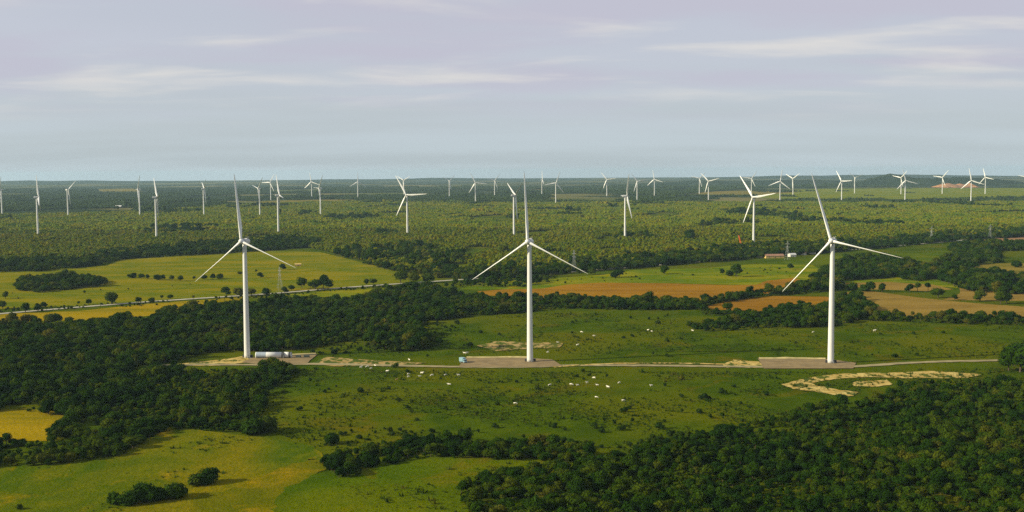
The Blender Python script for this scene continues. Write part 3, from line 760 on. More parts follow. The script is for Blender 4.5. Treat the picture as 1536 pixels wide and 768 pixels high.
# dark copses inside the plantation
q = grid_pts(PLANT, 15.0, 6.0)
cl = np.array([noise.fractal(Vector((a * 0.0032, b * 0.0019, 2.1)), 1.0, 2.0, 3) for a, b, _ in q])
q = q[(cl > 0.46)]
s = rng.lognormal(0.12, 0.25, len(q))
scatter('copse', q, s, SC_TREE, 'darker copses standing among the plantation trees', 'copse')
# far woods of the plain
FARW = [(0, 327), (100, 321), (200, 318), (300, 312), (400, 306), (500, 303), (760, 304), (1100, 303), (1330, 303), (1536, 301), (1536, 274), (768, 279), (0, 285)]
q = grid_pts(FARW, 34.0, 6.0)
cl = np.array([noise.fractal(Vector((a * 0.0016, b * 0.0011, 6.1)), 1.0, 2.0, 4) for a, b, _ in q])
ff = np.ones(len(q), bool)
pq = proj(q)
for fp in ([(1130, 297), (1150, 285), (1230, 281), (1536, 280), (1720, 280), (1720, 297), (1400, 299), (1250, 301)], [(1040, 290), (1110, 284), (1200, 286), (1140, 295)], [(140, 284), (200, 281), (215, 289), (150, 290)]):
    ff &= ~inside(pq, np.array(fp, float))
okf = (cl > -0.10) & ff
okf |= (cl > 0.42) & (pq[:, 0] > 1130) & (pq[:, 1] > 283) & (rng.uniform(0, 1, len(q)) < 0.12)
q = q[okf]; s = rng.lognormal(0.0, 0.3, len(q))
scatter('far_wood', q, s, SC_FAR, 'blue green woods covering the far plain', 'wood')

# ------------------------------------------------------------------ pasture tussocks and shrubs
PAST = [(400, 552), (640, 556), (700, 557), (1140, 558), (1500, 552), (1536, 560), (1536, 575), (1340, 570), (1180, 620), (1060, 645), (950, 672), (890, 700), (650, 660), (500, 680), (400, 645)]
PAST2 = [(560, 510), (680, 480), (800, 470), (1030, 470), (1060, 492), (1200, 490), (1330, 482), (1536, 490), (1536, 538), (1300, 536), (1130, 536), (700, 534), (480, 536)]
PAST3 = [(0, 705), (180, 684), (255, 645), (470, 668), (480, 690), (660, 684), (860, 694), (720, 720), (690, 768), (0, 768)]
al = []
for poly, sp, th in ((PAST, 2.3, 0.12), (PAST2, 3.2, 0.16), (PAST3, 1.9, 0.46)):
    q = grid_pts(poly, sp, 0.2)
    n1 = np.array([noise.fractal(Vector((a * 0.02, b * 0.02, 1.1)), 1.0, 2.0, 3) for a, b, _ in q])
    q = q[n1 + rng.uniform(-0.35, 0.35, len(q)) > th]
    al.append(q)
q = np.concatenate(al)
scatter('grass', q, rng.lognormal(0.12, 0.45, len(q)), SC_TUSS, 'rough grass tussocks over the foreground pasture', 'grass')
al = []
for poly, sp, th in ((PAST, 9.0, 0.66), (PAST2, 12.0, 0.66), ([(440, 520), (520, 505), (600, 488), (680, 478), (700, 490), (640, 520), (560, 530), (470, 530)], 6.0, 0.0), ([(245, 560), (300, 552), (370, 552), (400, 562), (380, 575), (300, 570)], 4.5, -0.2), ([(560, 640), (700, 645), (690, 655), (560, 660), (470, 672), (480, 655)], 5.0, 0.0), ([(900, 670), (980, 655), (1120, 628), (1250, 602), (1280, 602), (1130, 645), (960, 680)], 4.0, -0.1), ([(840, 425), (800, 421), (905, 413), (950, 407), (1060, 405), (1100, 400), (1200, 395), (1240, 410), (1180, 415), (1000, 420)], 22, 0.2), ([(0, 462), (0, 440), (200, 430), (400, 420), (600, 412), (590, 422), (400, 436), (200, 450)], 30, 0.25), ([(0, 476), (200, 459), (400, 446), (580, 431), (580, 427), (400, 441), (200, 453), (0, 470)], 6, -0.1)):
    q = grid_pts(poly, sp, 0.8)
    n1 = np.array([noise.fractal(Vector((a * 0.013, b * 0.013, 8.1)), 1.0, 2.0, 3) for a, b, _ in q])
    al.append(q[n1 + rng.uniform(-0.4, 0.4, len(q)) > th])
q = np.concatenate(al)
scatter('scrub', q, rng.lognormal(-0.4, 0.38, len(q)), SC_BUSH, 'low scrub dotted over the pastures and along verges', 'scrub')
bushes = [(487, 589), (504.5, 581.5), (541, 589), (584, 584), (466, 573), (450, 616), (691, 612), (715, 623), (746, 608), (703, 647), (717, 649), (742, 642), (625, 631), (580.5, 755), (668, 615), (805.6, 585), (858, 630.5), (832, 641), (847, 645.6), (906, 632), (891.5, 642), (903, 649), (921.5, 637), (937, 618), (943.6, 613.6), (949, 633), (933, 645.6), (997, 633), (1023, 619), (1049, 620), (1084, 624), (1111.6, 607), (1055.6, 599), (1101, 581), (997, 580), (989, 643.5), (1150.6, 593), (1065, 628), (1083, 591), (1023, 596), (785, 658), (593.5, 551.5), (610.5, 558), (641.7, 536), (540, 526), (721, 499.5), (696, 520), (705, 520), (874.6, 557.5), (910.5, 566), (1001, 513), (857.6, 500), (895, 481), (946, 477.6), (1376, 533), (1278, 514), (1415, 500), (30, 764)]
for i, (x, y) in enumerate(bushes):
    g = ground(x, y); cm, tm, w, h = BUSH[i % 3]
    t = empty('shrub', (g[0], g[1], 0), rng.uniform(0, 6.28)); s = float(rng.uniform(0.85, 1.5)); t.scale = (s, s, s)
    obj('stem', tm, t); obj('foliage', cm, t)
    if (x, y) == (580.5, 755): tag(t, 'lone small shrub in the smooth meadow at bottom centre', 'shrub')
    elif (x, y) == (30, 764): tag(t, 'small shrub in the bottom left corner', 'shrub')
    else:
        zone = ('behind the dirt track', lambda b: b[1] < 545) if y < 545 else (('below the track left of the middle tower', lambda b: 545 <= b[1] < 700 and b[0] < 795) if x < 795 else ('below the track right of the middle tower', lambda b: 545 <= b[1] < 700 and b[0] >= 795))
        rank = sorted(b for b in bushes if zone[1](b)).index((x, y))
        tag(t, 'small dark shrub, %s from left, %s' % (ordn[rank], zone[0]), 'shrub', 'lone shrubs in the pasture')

# ------------------------------------------------------------------ wind turbines
HUBH, BR = 90.0, 52.0
tv, tf = [], []
prof = [(2.32, 0.35)]
for k in range(1, 41):
    z = 0.35 + (87.4 - 0.35) * k / 40
    r = 2.3 - 0.78 * (z / 87.4)
    prof.append((r, z))
v, f = lathe(prof, 36); ME_TOWER = py_mesh('tower', v, f, True); ME_TOWER.materials.append(M_white)
v, f = lathe([(4.6, -0.3), (4.6, 0.18), (4.2, 0.30), (2.6, 0.34)], 36); ME_FOUND = py_mesh('foundation', v, f); ME_FOUND.materials.append(M_conc)
def nacelle_mesh():
    # rounded body running back (+Y) from the generator, narrowing to the rear
    v, f = [], []; seg = 20
    st = [(-1.6, 1.85, 1.9), (-1.0, 1.95, 2.0), (1.5, 1.95, 2.0), (4.0, 1.8, 1.9), (5.6, 1.55, 1.65), (6.3, 1.1, 1.2)]
    for (y, a, b) in st:
        for k in range(seg):
            t = 2 * math.pi * k / seg; c, s = math.cos(t), math.sin(t)
            v.append((a * math.copysign(abs(c) ** 0.6, c), y, b * math.copysign(abs(s) ** 0.6, s)))
    for i in range(len(st) - 1):
        for k in range(seg): f.append((i * seg + k, i * seg + (k + 1) % seg, (i + 1) * seg + (k + 1) % seg, (i + 1) * seg + k))
    f.append(tuple(range(seg))); f.append(tuple((len(st) - 1) * seg + k for k in range(seg))[::-1])
    me = py_mesh('nacelle', v, f, True); me.materials.append(M_white); return me
ME_NAC = nacelle_mesh()
v, f = lathe([(1.9, 1.0), (2.25, 1.2), (2.3, 2.6), (2.05, 2.9), (1.5, 3.0)], 32, 'Y'); ME_GEN = py_mesh('generator', v, f, True); ME_GEN.materials.append(M_grey)
v, f = lathe([(1.45, 3.0), (1.75, 3.3), (1.9, 4.0), (1.85, 4.9), (1.5, 5.7), (0.9, 6.2), (0.25, 6.42), (0.02, 6.45)], 28, 'Y'); ME_HUB = py_mesh('hub', v, f, True); ME_HUB.materials.append(M_blade)
bm = bmesh.new(); bar(bm, (0, 4.6, 1.8), (0, 4.6, 3.4), 0.06); bar(bm, (-0.7, 4.6, 3.2), (0.7, 4.6, 3.2), 0.05); box(bm, (0.7, 4.6, 3.45), (0.25, 0.5, 0.3)); box(bm, (-0.7, 4.6, 3.4), (0.3, 0.3, 0.25)); ME_VANE = bm_mesh(bm, 'wind_vane'); ME_VANE.materials.append(M_grey)
bm = bmesh.new(); box(bm, (0, 3.0, 2.25), (2.4, 2.2, 0.55), bev=0.12); ME_COOL = bm_mesh(bm, 'cooler'); ME_COOL.materials.append(M_grey)
def blade_mesh():
    # along +Z from the hub axis, thin edge-wise in Y (towards the wind is -Y)
    st = [(0.9, 2.1, 1.0, 0), (3.0, 2.1, 1.0, 0), (6.0, 2.6, 0.66, 13), (10.0, 3.4, 0.40, 11), (14.0, 3.3, 0.33, 8), (20.0, 2.75, 0.30, 5), (28.0, 2.2, 0.28, 3), (36.0, 1.7, 0.27, 1.5), (44.0, 1.25, 0.26, 0.3), (49.5, 0.85, 0.25, 0), (51.4, 0.38, 0.16, 0), (52.0, 0.08, 0.2, 0)]
    v, f = [], []; seg = 16
    for (z, ch, th, tw) in st:
        a0 = R_(tw); e = max(0.0, min(1.0, (z - 3) / 7))
        for k in range(seg):
            t = 2 * math.pi * k / seg
            cx, cy = math.cos(t) * ch / 2, math.sin(t) * ch * th / 2
            cx2 = (math.cos(t) * 0.5 + 0.18) * ch; cy2 = math.sin(t) * ch * th / 2 * (1.0 - 0.75 * math.cos(t)) * 0.8
            x, y = cx + (cx2 - cx) * e, cy + (cy2 - cy) * e
            v.append((x * math.cos(a0) - y * math.sin(a0), x * math.sin(a0) + y * math.cos(a0) , z))
    for i in range(len(st) - 1):
        for k in range(seg): f.append((i * seg + k, i * seg + (k + 1) % seg, (i + 1) * seg + (k + 1) % seg, (i + 1) * seg + k))
    f.append(tuple(range(seg))[::-1]); f.append(tuple((len(st) - 1) * seg + k for k in range(seg)))
    me = py_mesh('blade', v, f, True); me.materials.append(M_blade); return me
ME_BLADE = blade_mesh()
bm = bmesh.new(); box(bm, (0, -2.30, 2.15), (0.95, 0.16, 2.1), bev=0.03); ME_DOOR = bm_mesh(bm, 'door'); ME_DOOR.materials.append(M_grey)
bm = bmesh.new()
for i in range(4): box(bm, (0, -2.75 - 0.32 * i, 0.95 - 0.24 * i), (1.2, 0.34, 0.06))
for s_ in (-1, 1):
    bar(bm, (0.62 * s_, -2.5, 1.0), (0.62 * s_, -3.9, 0.1), 0.05); bar(bm, (0.62 * s_, -2.6, 1.95), (0.62 * s_, -3.9, 1.05), 0.035); bar(bm, (0.62 * s_, -3.85, 0.1), (0.62 * s_, -3.85, 1.05), 0.035)
ME_STEP = bm_mesh(bm, 'steps'); ME_STEP.materials.append(M_galv)
bm = bmesh.new(); box(bm, (3.35, 0, 1.35), (1.7, 1.9, 2.1), bev=0.08)
for i in range(6): box(bm, (3.35, -0.97, 0.7 + 0.24 * i), (1.3, 0.06, 0.1))
ME_CAB = bm_mesh(bm, 'transformer_cabinet'); ME_CAB.materials.append(M_dark)
TILT = R_(4)
def turbine(x, y, yaw, ph, label, group, near=False, bw=1.0):
    pitch = R_(62 if near else (78 if 55 <= abs(yaw) <= 125 else 10))       # parked rotors stand feathered
    t = empty('wind_turbine', (x, y, 0))
    tw = obj('tower', ME_TOWER, t); obj('foundation', ME_FOUND, t)
    if near:
        d = obj('door', ME_DOOR, tw); d.rotation_euler = (0, 0, 0.5); s_ = obj('steps', ME_STEP, tw); s_.rotation_euler = (0, 0, 0.5)
        c = obj('transformer_cabinet', ME_CAB, t); c.rotation_euler = (0, 0, 0.1)
        c = obj('transformer_cabinet', ME_CAB, t); c.rotation_euler = (0, 0, math.pi - 0.25); c.scale = (0.9, 0.8, 0.95)
    rz = math.radians(yaw)
    Rm = Matrix.Translation((0, 0, HUBH - 0.35)) @ Matrix.Rotation(rz, 4, 'Z') @ Matrix.Rotation(-TILT, 4, 'X')
    for nm, me in (('nacelle', ME_NAC), ('generator', ME_GEN), ('hub', ME_HUB)):
        o = obj(nm, me, t); o.matrix_local = Rm
        if nm == 'nacelle' :
            obj('wind_vane', ME_VANE, o); obj('cooler', ME_COOL, o)
    for k in range(3):
        o = obj('blade', ME_BLADE, t)
        o.matrix_local = Rm @ Matrix.Translation((0, -4.3, 0)) @ Matrix.Rotation(math.radians(ph + 120 * k), 4, 'Y') @ Matrix.Rotation(pitch, 4, 'Z') @ Matrix.Diagonal((bw, bw, 1, 1))
    return tag(t, label, 'wind turbine', group)
front = [((371, 537), -19, 112, 'tall white wind turbine left of the front three, beside a lying tower section'), ((795, 543), -19, 116, 'tall white wind turbine in the middle of the front three'), ((1246, 545), -31, 102, 'tall white wind turbine right of the front three, near the sand patch')]
for b, yw, ph, lb in front:
    g = ground(*b); turbine(g[0], g[1], yw, ph, lb, 'wind turbines on the front track', True)
rows = {
 'second': [((57.3, 356), 112, 10), ((234.9, 358.5), 114, 36), ((417.8, 352), 111, 24), ((611.3, 353.3), -24, 87), ((771, 356.7), 111, 60), ((937.6, 361), 99, 90), ((1130.3, 368.4), -50, 81)],
 'third': [((3.4, 325.4), -60, 30), ((102.3, 326.5), 75, 55), ((209.9, 325.4), -62, 28), ((306, 324.6), 114, 66), ((390, 324.6), -55, 42), ((481, 324.6), -60, 33)],
 'fourth': [((406.3, 300), -24, 30), ((467.8, 298), -18, 108), ((537, 298.6), 18, 0), ((713.3, 305.6), 0, 93), ((833.7, 307), 15, 21), ((955.6, 301.7), 12, 81), ((1062.6, 302.5), -30, 75), ((1169.9, 303.8), -9, 9), ((1262.3, 304.3), -52, 87), ((1357.4, 303), -3, 105), ((1456.3, 303.8), -27, 108)],
 'farthest': [((606, 294), -25, 60), ((674, 296), 45, 51), ((742, 295.2), 24, 42), ((812.9, 293.9), 93, 3), ((910.3, 294), -18, 81), ((981.6, 293.4), -21, 108), ((1049, 290.8), 0, 45), ((1127, 291.6), -6, 36), ((1189.4, 292.9), -51, 57), ((1281.8, 290), 12, 69), ((1351.4, 291.3), -48, 42), ((1413.3, 290.8), -42, 39), ((1477.7, 290.8), -54, 102), ((1541, 291), -20, 40)]}
for rn, lst in rows.items():
    for i, (b, yw, ph) in enumerate(lst):
        g = ground(*b)
        side = ' with rotor nearly edge-on' if 60 <= abs(yw) <= 120 else ''
        turbine(g[0], g[1], yw, ph, 'white wind turbine%s, %s from the left in the %s row' % (side, ordn[i], rn), 'wind turbines of the %s row' % rn, bw=1.2 if rn in ('second', 'third') else 1.5)

# ------------------------------------------------------------------ tower sections and gear on the left pad
def tower_section(name, x0, x1, ypix, r0, r1, label, bands):
    a, b = ground(x0, ypix), ground(x1, ypix)
    ln = np.linalg.norm(b - a); cen = (a + b) / 2
    t = empty(name, (cen[0], cen[1], 0), math.atan2(b[1] - a[1], b[0] - a[0]))
    n = 40; v, f = [], []
    for rr, inner in ((0, 0), (-0.05, 1)):
        for end in (0, 1):
            for k in range(n):
                th = 2 * math.pi * k / n; r = (r0 if end == 0 else r1) + rr
                v.append(((-0.5 + end) * ln, r * math.cos(th), r * math.sin(th) + r0 + 0.35))
    for k in range(n):
        k2 = (k + 1) % n
        f += [(k, k2, n + k2, n + k), (2 * n + k, 3 * n + k, 3 * n + k2, 2 * n + k2), (k, 2 * n + k, 2 * n + k2, k2), (n + k, n + k2, 3 * n + k2, 3 * n + k)]
    obj('shell', py_mesh('shell', v, f, True), t, M_white)
    for u, m_, wd, ex in bands:
        r = r0 + (r1 - r0) * u + ex
        vv, ff = lathe([(r, -wd / 2), (r, wd / 2)], 40, 'Y', cap=False)
        vv = [(y_, x_, z_) for x_, y_, z_ in vv]
        o = obj('band', py_mesh('band', vv, ff, True), t, m_); o.location = ((u - 0.5) * ln, 0, r0 + 0.35)
    for u in (0.12, 0.88):
        bm = bmesh.new(); box(bm, ((u - 0.5) * ln, 0, 0.32), (0.7, 3.2, 0.62), bev=0.05)
        box(bm, ((u - 0.5) * ln, 1.5, 0.75), (0.7, 0.35, 0.7), bev=0.04); box(bm, ((u - 0.5) * ln, -1.5, 0.75), (0.7, 0.35, 0.7), bev=0.04)
        obj('cradle', bm_mesh(bm, 'cradle'), t, M_dark)
    return tag(t, label, 'tower section')
M_towershade = mat('painted_tower_shadow', (0.30, 0.36, 0.42), 0.7, var=0.12)  # turbine tower's shadow on the lying section, painted as a blue grey band
tower_section('tower_section', 384, 425, 537.5, 2.25, 2.2, 'long white tower section lying on the left pad, tower shadow painted at one end', [(0.20, M_towershade, 7.6, 0.03), (0.975, M_dark, 0.9, 0.03)])
tower_section('tower_section', 426.5, 437.5, 537.0, 2.15, 2.15, 'short white tower section with dark end lying behind the long one', [(0.78, M_dark, 1.5, 0.03)])
for i, (x, y, w) in enumerate([(447.5, 537, 3.6), (460, 536.7, 4.2)]):
    g = ground(x, y); t = empty('equipment_crate', (g[0], g[1], 0), 0.1 * (i - 0.5))
    bm = bmesh.new(); box(bm, (0, 0, 1.0), (w, 2.2, 1.5), bev=0.06); obj('body', bm_mesh(bm, 'body'), t, M_crate)
    bm = bmesh.new(); box(bm, (0, 0, 1.85), (w + 0.2, 2.4, 0.16), bev=0.04); obj('lid', bm_mesh(bm, 'lid'), t, M_crate)
    for s_ in (-1, 1):
        bm = bmesh.new(); box(bm, (s_ * w * 0.33, 0, 0.12), (0.35, 2.3, 0.24)); obj('skid', bm_mesh(bm, 'skid'), t, M_wood)
    tag(t, 'dark equipment crate on the left pad, %s' % ('nearest the lying tower sections' if i == 0 else 'farther from the lying tower sections'), 'crate', 'equipment crates on the left pad')

# ------------------------------------------------------------------ pale blue truck on the middle pad
def truck():
    g = ground(695, 544.5); t = empty('truck', (g[0], g[1], 0), R_(38)); t.scale = (1.15, 1.15, 1.15)
    bm = bmesh.new(); box(bm, (0, 0.3, 0.75), (0.9, 5.6, 0.3), bev=0.04); obj('chassis', bm_mesh(bm, 'chassis'), t, M_dark)
    bm = bmesh.new(); box(bm, (0, -1.9, 1.75), (2.2, 1.6, 1.9), bev=0.18)
    for vtx in bm.verts:
        if vtx.co.z > 2.0 and vtx.co.y < -2.0: vtx.co.y += 0.28
    cab = obj('cab', bm_mesh(bm, 'cab'), t, M_blue)
    bm = bmesh.new(); box(bm, (0, -2.62, 2.15), (1.9, 0.06, 0.7), Matrix.Rotation(R_(-13), 3, 'X')); obj('windscreen', bm_mesh(bm, 'windscreen'), cab, M_glass)
    for s_ in (-1, 1):
        bm = bmesh.new(); box(bm, (s_ * 1.11, -1.95, 2.15), (0.05, 0.9, 0.6)); obj('side_window', bm_mesh(bm, 'side_window'), cab, M_glass)
        bm = bmesh.new(); box(bm, (s_ * 0.8, -2.72, 1.15), (0.35, 0.08, 0.22)); obj('headlight', bm_mesh(bm, 'headlight'), cab, M_conc)
    bm = bmesh.new(); box(bm, (0, 1.05, 2.2), (2.4, 4.0, 2.5), bev=0.06)
    for i in range(7): box(bm, (1.22, -0.6 + 0.55 * i, 2.2), (0.05, 0.08, 2.3)); box(bm, (-1.22, -0.6 + 0.55 * i, 2.2), (0.05, 0.08, 2.3))
    obj('cargo_box', bm_mesh(bm, 'cargo_box'), t, M_blue)
    for y_ in (-1.7, 1.2, 2.3):
        for s_ in (-1, 1):
            bm = bmesh.new(); bar(bm, (s_ * 0.78, y_, 0.5), (s_ * 1.12, y_, 0.5), 0.5, 18); w = obj('wheel', bm_mesh(bm, 'wheel'), t, M_rubber)
            bm = bmesh.new(); bar(bm, (s_ * 1.10, y_, 0.5), (s_ * 1.15, y_, 0.5), 0.26, 12); obj('rim', bm_mesh(bm, 'rim'), w, M_galv)
    tag(t, 'pale blue box truck parked at the left end of the middle pad', 'truck')
truck()

# ------------------------------------------------------------------ cattle
def cow_mesh(name, pose):
    me = bpy.data.meshes.new(name)
    lie = pose == 'lying'
    bz = 0.55 if lie else 1.12
    pts = {'pel': (0, 0.75, bz + 0.05), 'mid': (0, 0.1, bz - 0.06), 'sho': (0, -0.65, bz + 0.06)}
    rad = {'pel': (0.33, 0.36), 'mid': (0.40, 0.42), 'sho': (0.32, 0.40)}
    ed = [('pel', 'mid'), ('mid', 'sho')]
    if pose == 'grazing':
        ch = [('nk', (0, -1.05, bz - 0.18), 0.2), ('hd', (0, -1.4, bz - 0.68), 0.15), ('mz', (0, -1.52, bz - 0.98), 0.10)]
    else:
        ch = [('nk', (0, -1.05, bz + 0.28), 0.2), ('hd', (0, -1.38, bz + 0.44), 0.16), ('mz', (0, -1.75, bz + 0.28), 0.10)]
    prev = 'sho'
    for n_, c, r in ch: pts[n_] = c; rad[n_] = (r, r); ed.append((prev, n_)); prev = n_
    hd = pts['hd']
    for s_, sn in ((-1, 'l'), (1, 'r')):
        pts['ear' + sn] = (s_ * 0.26, hd[1] + 0.10, hd[2] + 0.05); rad['ear' + sn] = (0.05, 0.03); ed.append(('hd', 'ear' + sn))
        for q, y0, rt_ in (('f', -0.62, 'sho'), ('h', 0.78, 'pel')):
            if lie:
                a, b, c = (s_ * 0.28, y0, 0.34), (s_ * 0.42, y0 - 0.22, 0.14), (s_ * 0.34, y0 - 0.52, 0.08)
            else:
                k = 0.05 if q == 'f' else -0.10
                a, b, c = (s_ * 0.22, y0, 0.78), (s_ * 0.22, y0 - k, 0.42), (s_ * 0.22, y0 + 0.02, 0.05)
            for nm, c_, r in ((q + sn + '1', a, 0.15), (q + sn + '2', b, 0.075), (q + sn + '3', c, 0.06)):
                pts[nm] = c_; rad[nm] = (r, r)
            ed += [(rt_, q + sn + '1'), (q + sn + '1', q + sn + '2'), (q + sn + '2', q + sn + '3')]
    pts['t1'] = (0, 1.12, bz + 0.12); rad['t1'] = (0.05, 0.05); pts['t2'] = (0, 1.2, max(0.2, bz - 0.5)); rad['t2'] = (0.04, 0.04)
    ed += [('pel', 't1'), ('t1', 't2')]
    keys = list(pts); ix = {k: i for i, k in enumerate(keys)}
    me.from_pydata([pts[k] for k in keys], [(ix[a], ix[b]) for a, b in ed], [])
    o = bpy.data.objects.new(name, me); col.objects.link(o)
    o.modifiers.new('skin', 'SKIN')
    if not me.skin_vertices: me.attributes  # layer is made with the modifier in some builds
    bm = bmesh.new(); bm.from_mesh(me); ly = bm.verts.layers.skin.verify()
    bm.verts.ensure_lookup_table()
    for i, k in enumerate(keys):
        bm.verts[i][ly].radius = rad[k]; bm.verts[i][ly].use_root = (k == 'pel')
    bm.to_mesh(me); bm.free()
    sb = o.modifiers.new('sub', 'SUBSURF'); sb.levels = 1; sb.render_levels = 1
    dg = bpy.context.evaluated_depsgraph_get(); dg.update()
    res = bpy.data.meshes.new_from_object(o.evaluated_get(dg))
    bpy.data.objects.remove(o)
    res.polygons.foreach_set('use_smooth', [True] * len(res.polygons))
    return res
COWS = {}
for ps in ('standing', 'grazing', 'lying'):
    COWS[ps] = cow_mesh('cow_' + ps, ps); COWS[ps].materials.append(M_cow)
COW_TAN = COWS['standing'].copy(); COW_TAN.materials.clear(); COW_TAN.materials.append(M_cowt)
herds = {
 'cream cow in the herd below the track, left of the middle turbine': ('herd left of the middle turbine', [(541.5, 552), (551, 551), (563, 549), (556.5, 553.6), (581, 558), (612.5, 562), (612.5, 566), (633, 561), (630, 565), (648, 564), (668, 563.5), (688, 564), (674, 577)]),
 'cream cow in the herd below the track, right of the middle turbine': ('herd right of the middle turbine', [(825, 578.4), (857, 578), (866.7, 578), (880.5, 575), (891, 568), (896, 578), (912, 582), (929, 575), (894.6, 597)]),
 'cream cow in the pasture behind the middle turbine': ('cows behind the middle turbine', [(872.5, 499), (891, 504.7), (837, 514), (866, 518.5), (822, 529)]),
}
ci = 0
def cow(x, y, label, group, ps=None, me=None):
    global ci
    g = ground(x, y); ps = ps or ('standing', 'grazing', 'grazing', 'lying')[ci % 4]; ci += 1
    o = obj('cow', me or COWS[ps]); o.location = (g[0], g[1], 0.0); o.rotation_euler = (0, 0, rng.choice([1.57, -1.57]) + rng.uniform(-0.9, 0.9)); s = rng.uniform(0.85, 1.05); o.scale = (s, s, s)
    tag(o, label, 'cow', group)
for lb, (gr, pl) in herds.items():
    for n_, (x, y) in enumerate(sorted(pl)): cow(x, y, lb.replace('cream cow', 'cream cow, %s from left' % ordn[n_]).replace('in the herd below the track, left of', 'in the herd left of').replace('in the herd below the track, right of', 'in the herd right of'), gr)
cow(595, 570.5, 'tan cow among the cream herd left of the middle turbine', None, 'standing', COW_TAN)
cow(977, 579.7, 'lone cream cow to the right of the right-hand herd', None, 'standing')
cow(935, 602, 'lone cream cow lower than the right-hand herd', None, 'grazing')
cow(773, 606.5, 'lone cream cow below the middle turbine', None, 'grazing')
cow(697, 531, 'cream cow behind the pale blue truck, left of a pair', None, 'standing'); cow(701, 530.4, 'cream cow behind the pale blue truck, right of a pair', None, 'standing')
cow(972, 496, 'cream cow far behind the middle turbine, left of a pair', None, 'standing'); cow(977.4, 498, 'cream cow far behind the middle turbine, right of a pair', None, 'grazing')
cow(1039, 497, 'lone cream cow near the tip of the shrub belt', None, 'standing')
cow(1220, 499, 'lone cream cow left of the right turbine tower', None, 'grazing'); cow(1312, 497, 'lone cream cow right of the right turbine tower', None, 'standing')
cow(614, 541, 'lone cream cow on the verge above the track', None, 'standing')

# ------------------------------------------------------------------ pylons, cranes, buildings
def pylon_mesh(h=30.0):
    bm = bmesh.new(); w0, w1 = 3.0, 0.55; zt = h
    def cor(z, i):
        w = w0 + (w1 - w0) * min(1, z / (h * 0.72)) if z < h * 0.72 else w1
        sx, sy = ((-1, -1), (1, -1), (1, 1), (-1, 1))[i]
        return Vector((sx * w, sy * w, z))
    zs = [0, 5, 9.5, 13.5, 17, 20, 22.5, 25, 27.5, 30]
    for a, b in zip(zs[:-1], zs[1:]):
        for i in range(4):
            bar(bm, cor(a, i), cor(b, i), 0.10); bar(bm, cor(a, i), cor(b, (i + 1) % 4), 0.05); bar(bm, cor(b, i), cor(b, (i + 1) % 4), 0.06)
    return bm_mesh(bm, 'lattice')
ME_PYL = pylon_mesh(); ME_PYL.materials.append(M_galv)
bm = bmesh.new()
for s_ in (-1, 1):
    bar(bm, (s_ * 0.55, -0.5, 0), (s_ * 4.6, 0, 0.35), 0.09); bar(bm, (s_ * 0.55, 0.5, 0), (s_ * 4.6, 0, 0.35), 0.09); bar(bm, (s_ * 0.55, 0, 1.5), (s_ * 4.6, 0, 0.35), 0.08)
ME_ARM = bm_mesh(bm, 'cross_arm'); ME_ARM.materials.append(M_galv)
bm = bmesh.new()
for s_ in (-1, 1):
    for k in range(5): bar(bm, (s_ * 4.6, 0, 0.2 - 0.3 * k), (s_ * 4.6, 0, 0.02 - 0.3 * k), 0.16, 8)
ME_INS = bm_mesh(bm, 'insulators'); ME_INS.materials.append(M_dark)
pyl = [((420, 438), 'thin lattice pylon beside the road right of the left turbine'), ((861, 407), 'lattice pylon right of the middle turbine tower'), ((1181, 390), 'lattice pylon among farm sheds left of the right turbine'), ((1397, 363), 'faint lattice pylon right of the right turbine'), ((1485, 359), 'lattice pylon by the pink bare field at far right')]
pp = [ground(*b) for b, _ in pyl]
for i, (b, lb) in enumerate(pyl):
    g = pp[i]; d = pp[min(i + 1, 4)] - pp[max(i - 1, 0)]
    t = empty('pylon', (g[0], g[1], 0), math.atan2(d[1], d[0]) + math.pi / 2)
    obj('lattice', ME_PYL, t)
    for z in (20.0, 25.0):
        a = obj('cross_arm', ME_ARM, t); a.location = (0, 0, z); ins = obj('insulators', ME_INS, a)
    tag(t, lb, 'pylon', 'pylons of the power line')
def crane(x, y, paint, h, lean, rz, label):
    g = ground(x, y); t = empty('crane', (g[0], g[1], 0), rz)
    bm = bmesh.new(); box(bm, (0, 0, 1.3), (2.6, 9.0, 0.9), bev=0.1); obj('chassis', bm_mesh(bm, 'chassis'), t, paint)
    bm = bmesh.new(); box(bm, (0, 1.0, 2.7), (2.5, 3.8, 1.8), bev=0.15); box(bm, (0.7, -1.6, 2.7), (1.1, 1.5, 1.7), bev=0.1); obj('cab', bm_mesh(bm, 'cab'), t, paint)
    for y_ in (-3.4, -1.9, 1.9, 3.4):
        for s_ in (-1, 1):
            bm = bmesh.new(); bar(bm, (s_ * 0.8, y_, 0.75), (s_ * 1.35, y_, 0.75), 0.75, 14); obj('wheel', bm_mesh(bm, 'wheel'), t, M_rubber)
    bm = bmesh.new(); a0 = Vector((0, 0.6, 3.0)); a1 = Vector((lean, 0.6, h)); d = (a1 - a0)
    n = 12
    for i in range(n):
        p0, p1 = a0 + d * i / n, a0 + d * (i + 1) / n
        ofs = [Vector((-0.75, -0.75, 0)), Vector((0.75, -0.75, 0)), Vector((0.75, 0.75, 0)), Vector((-0.75, 0.75, 0))]
        for k in range(4):
            bar(bm, p0 + ofs[k], p1 + ofs[k], 0.24); bar(bm, p0 + ofs[k], p1 + ofs[(k + 1) % 4], 0.14)
    obj('boom', bm_mesh(bm, 'boom'), t, paint)
    bm = bmesh.new(); bar(bm, a1 + Vector((0, -0.9, 0)), a1 + Vector((0, 0.9, 0)), 0.6, 12); obj('sheave', bm_mesh(bm, 'sheave'), t, M_dark)
    tag(t, label, 'crane')
crane(1112, 371, M_orange, 22.0, -5.0, 0.0, 'orange lattice crane standing left of a second row turbine')
crane(373.7, 327, M_yelp, 31.0, 0.8, 0.3, 'tall narrow yellow crane in the plantation behind left turbine blade')

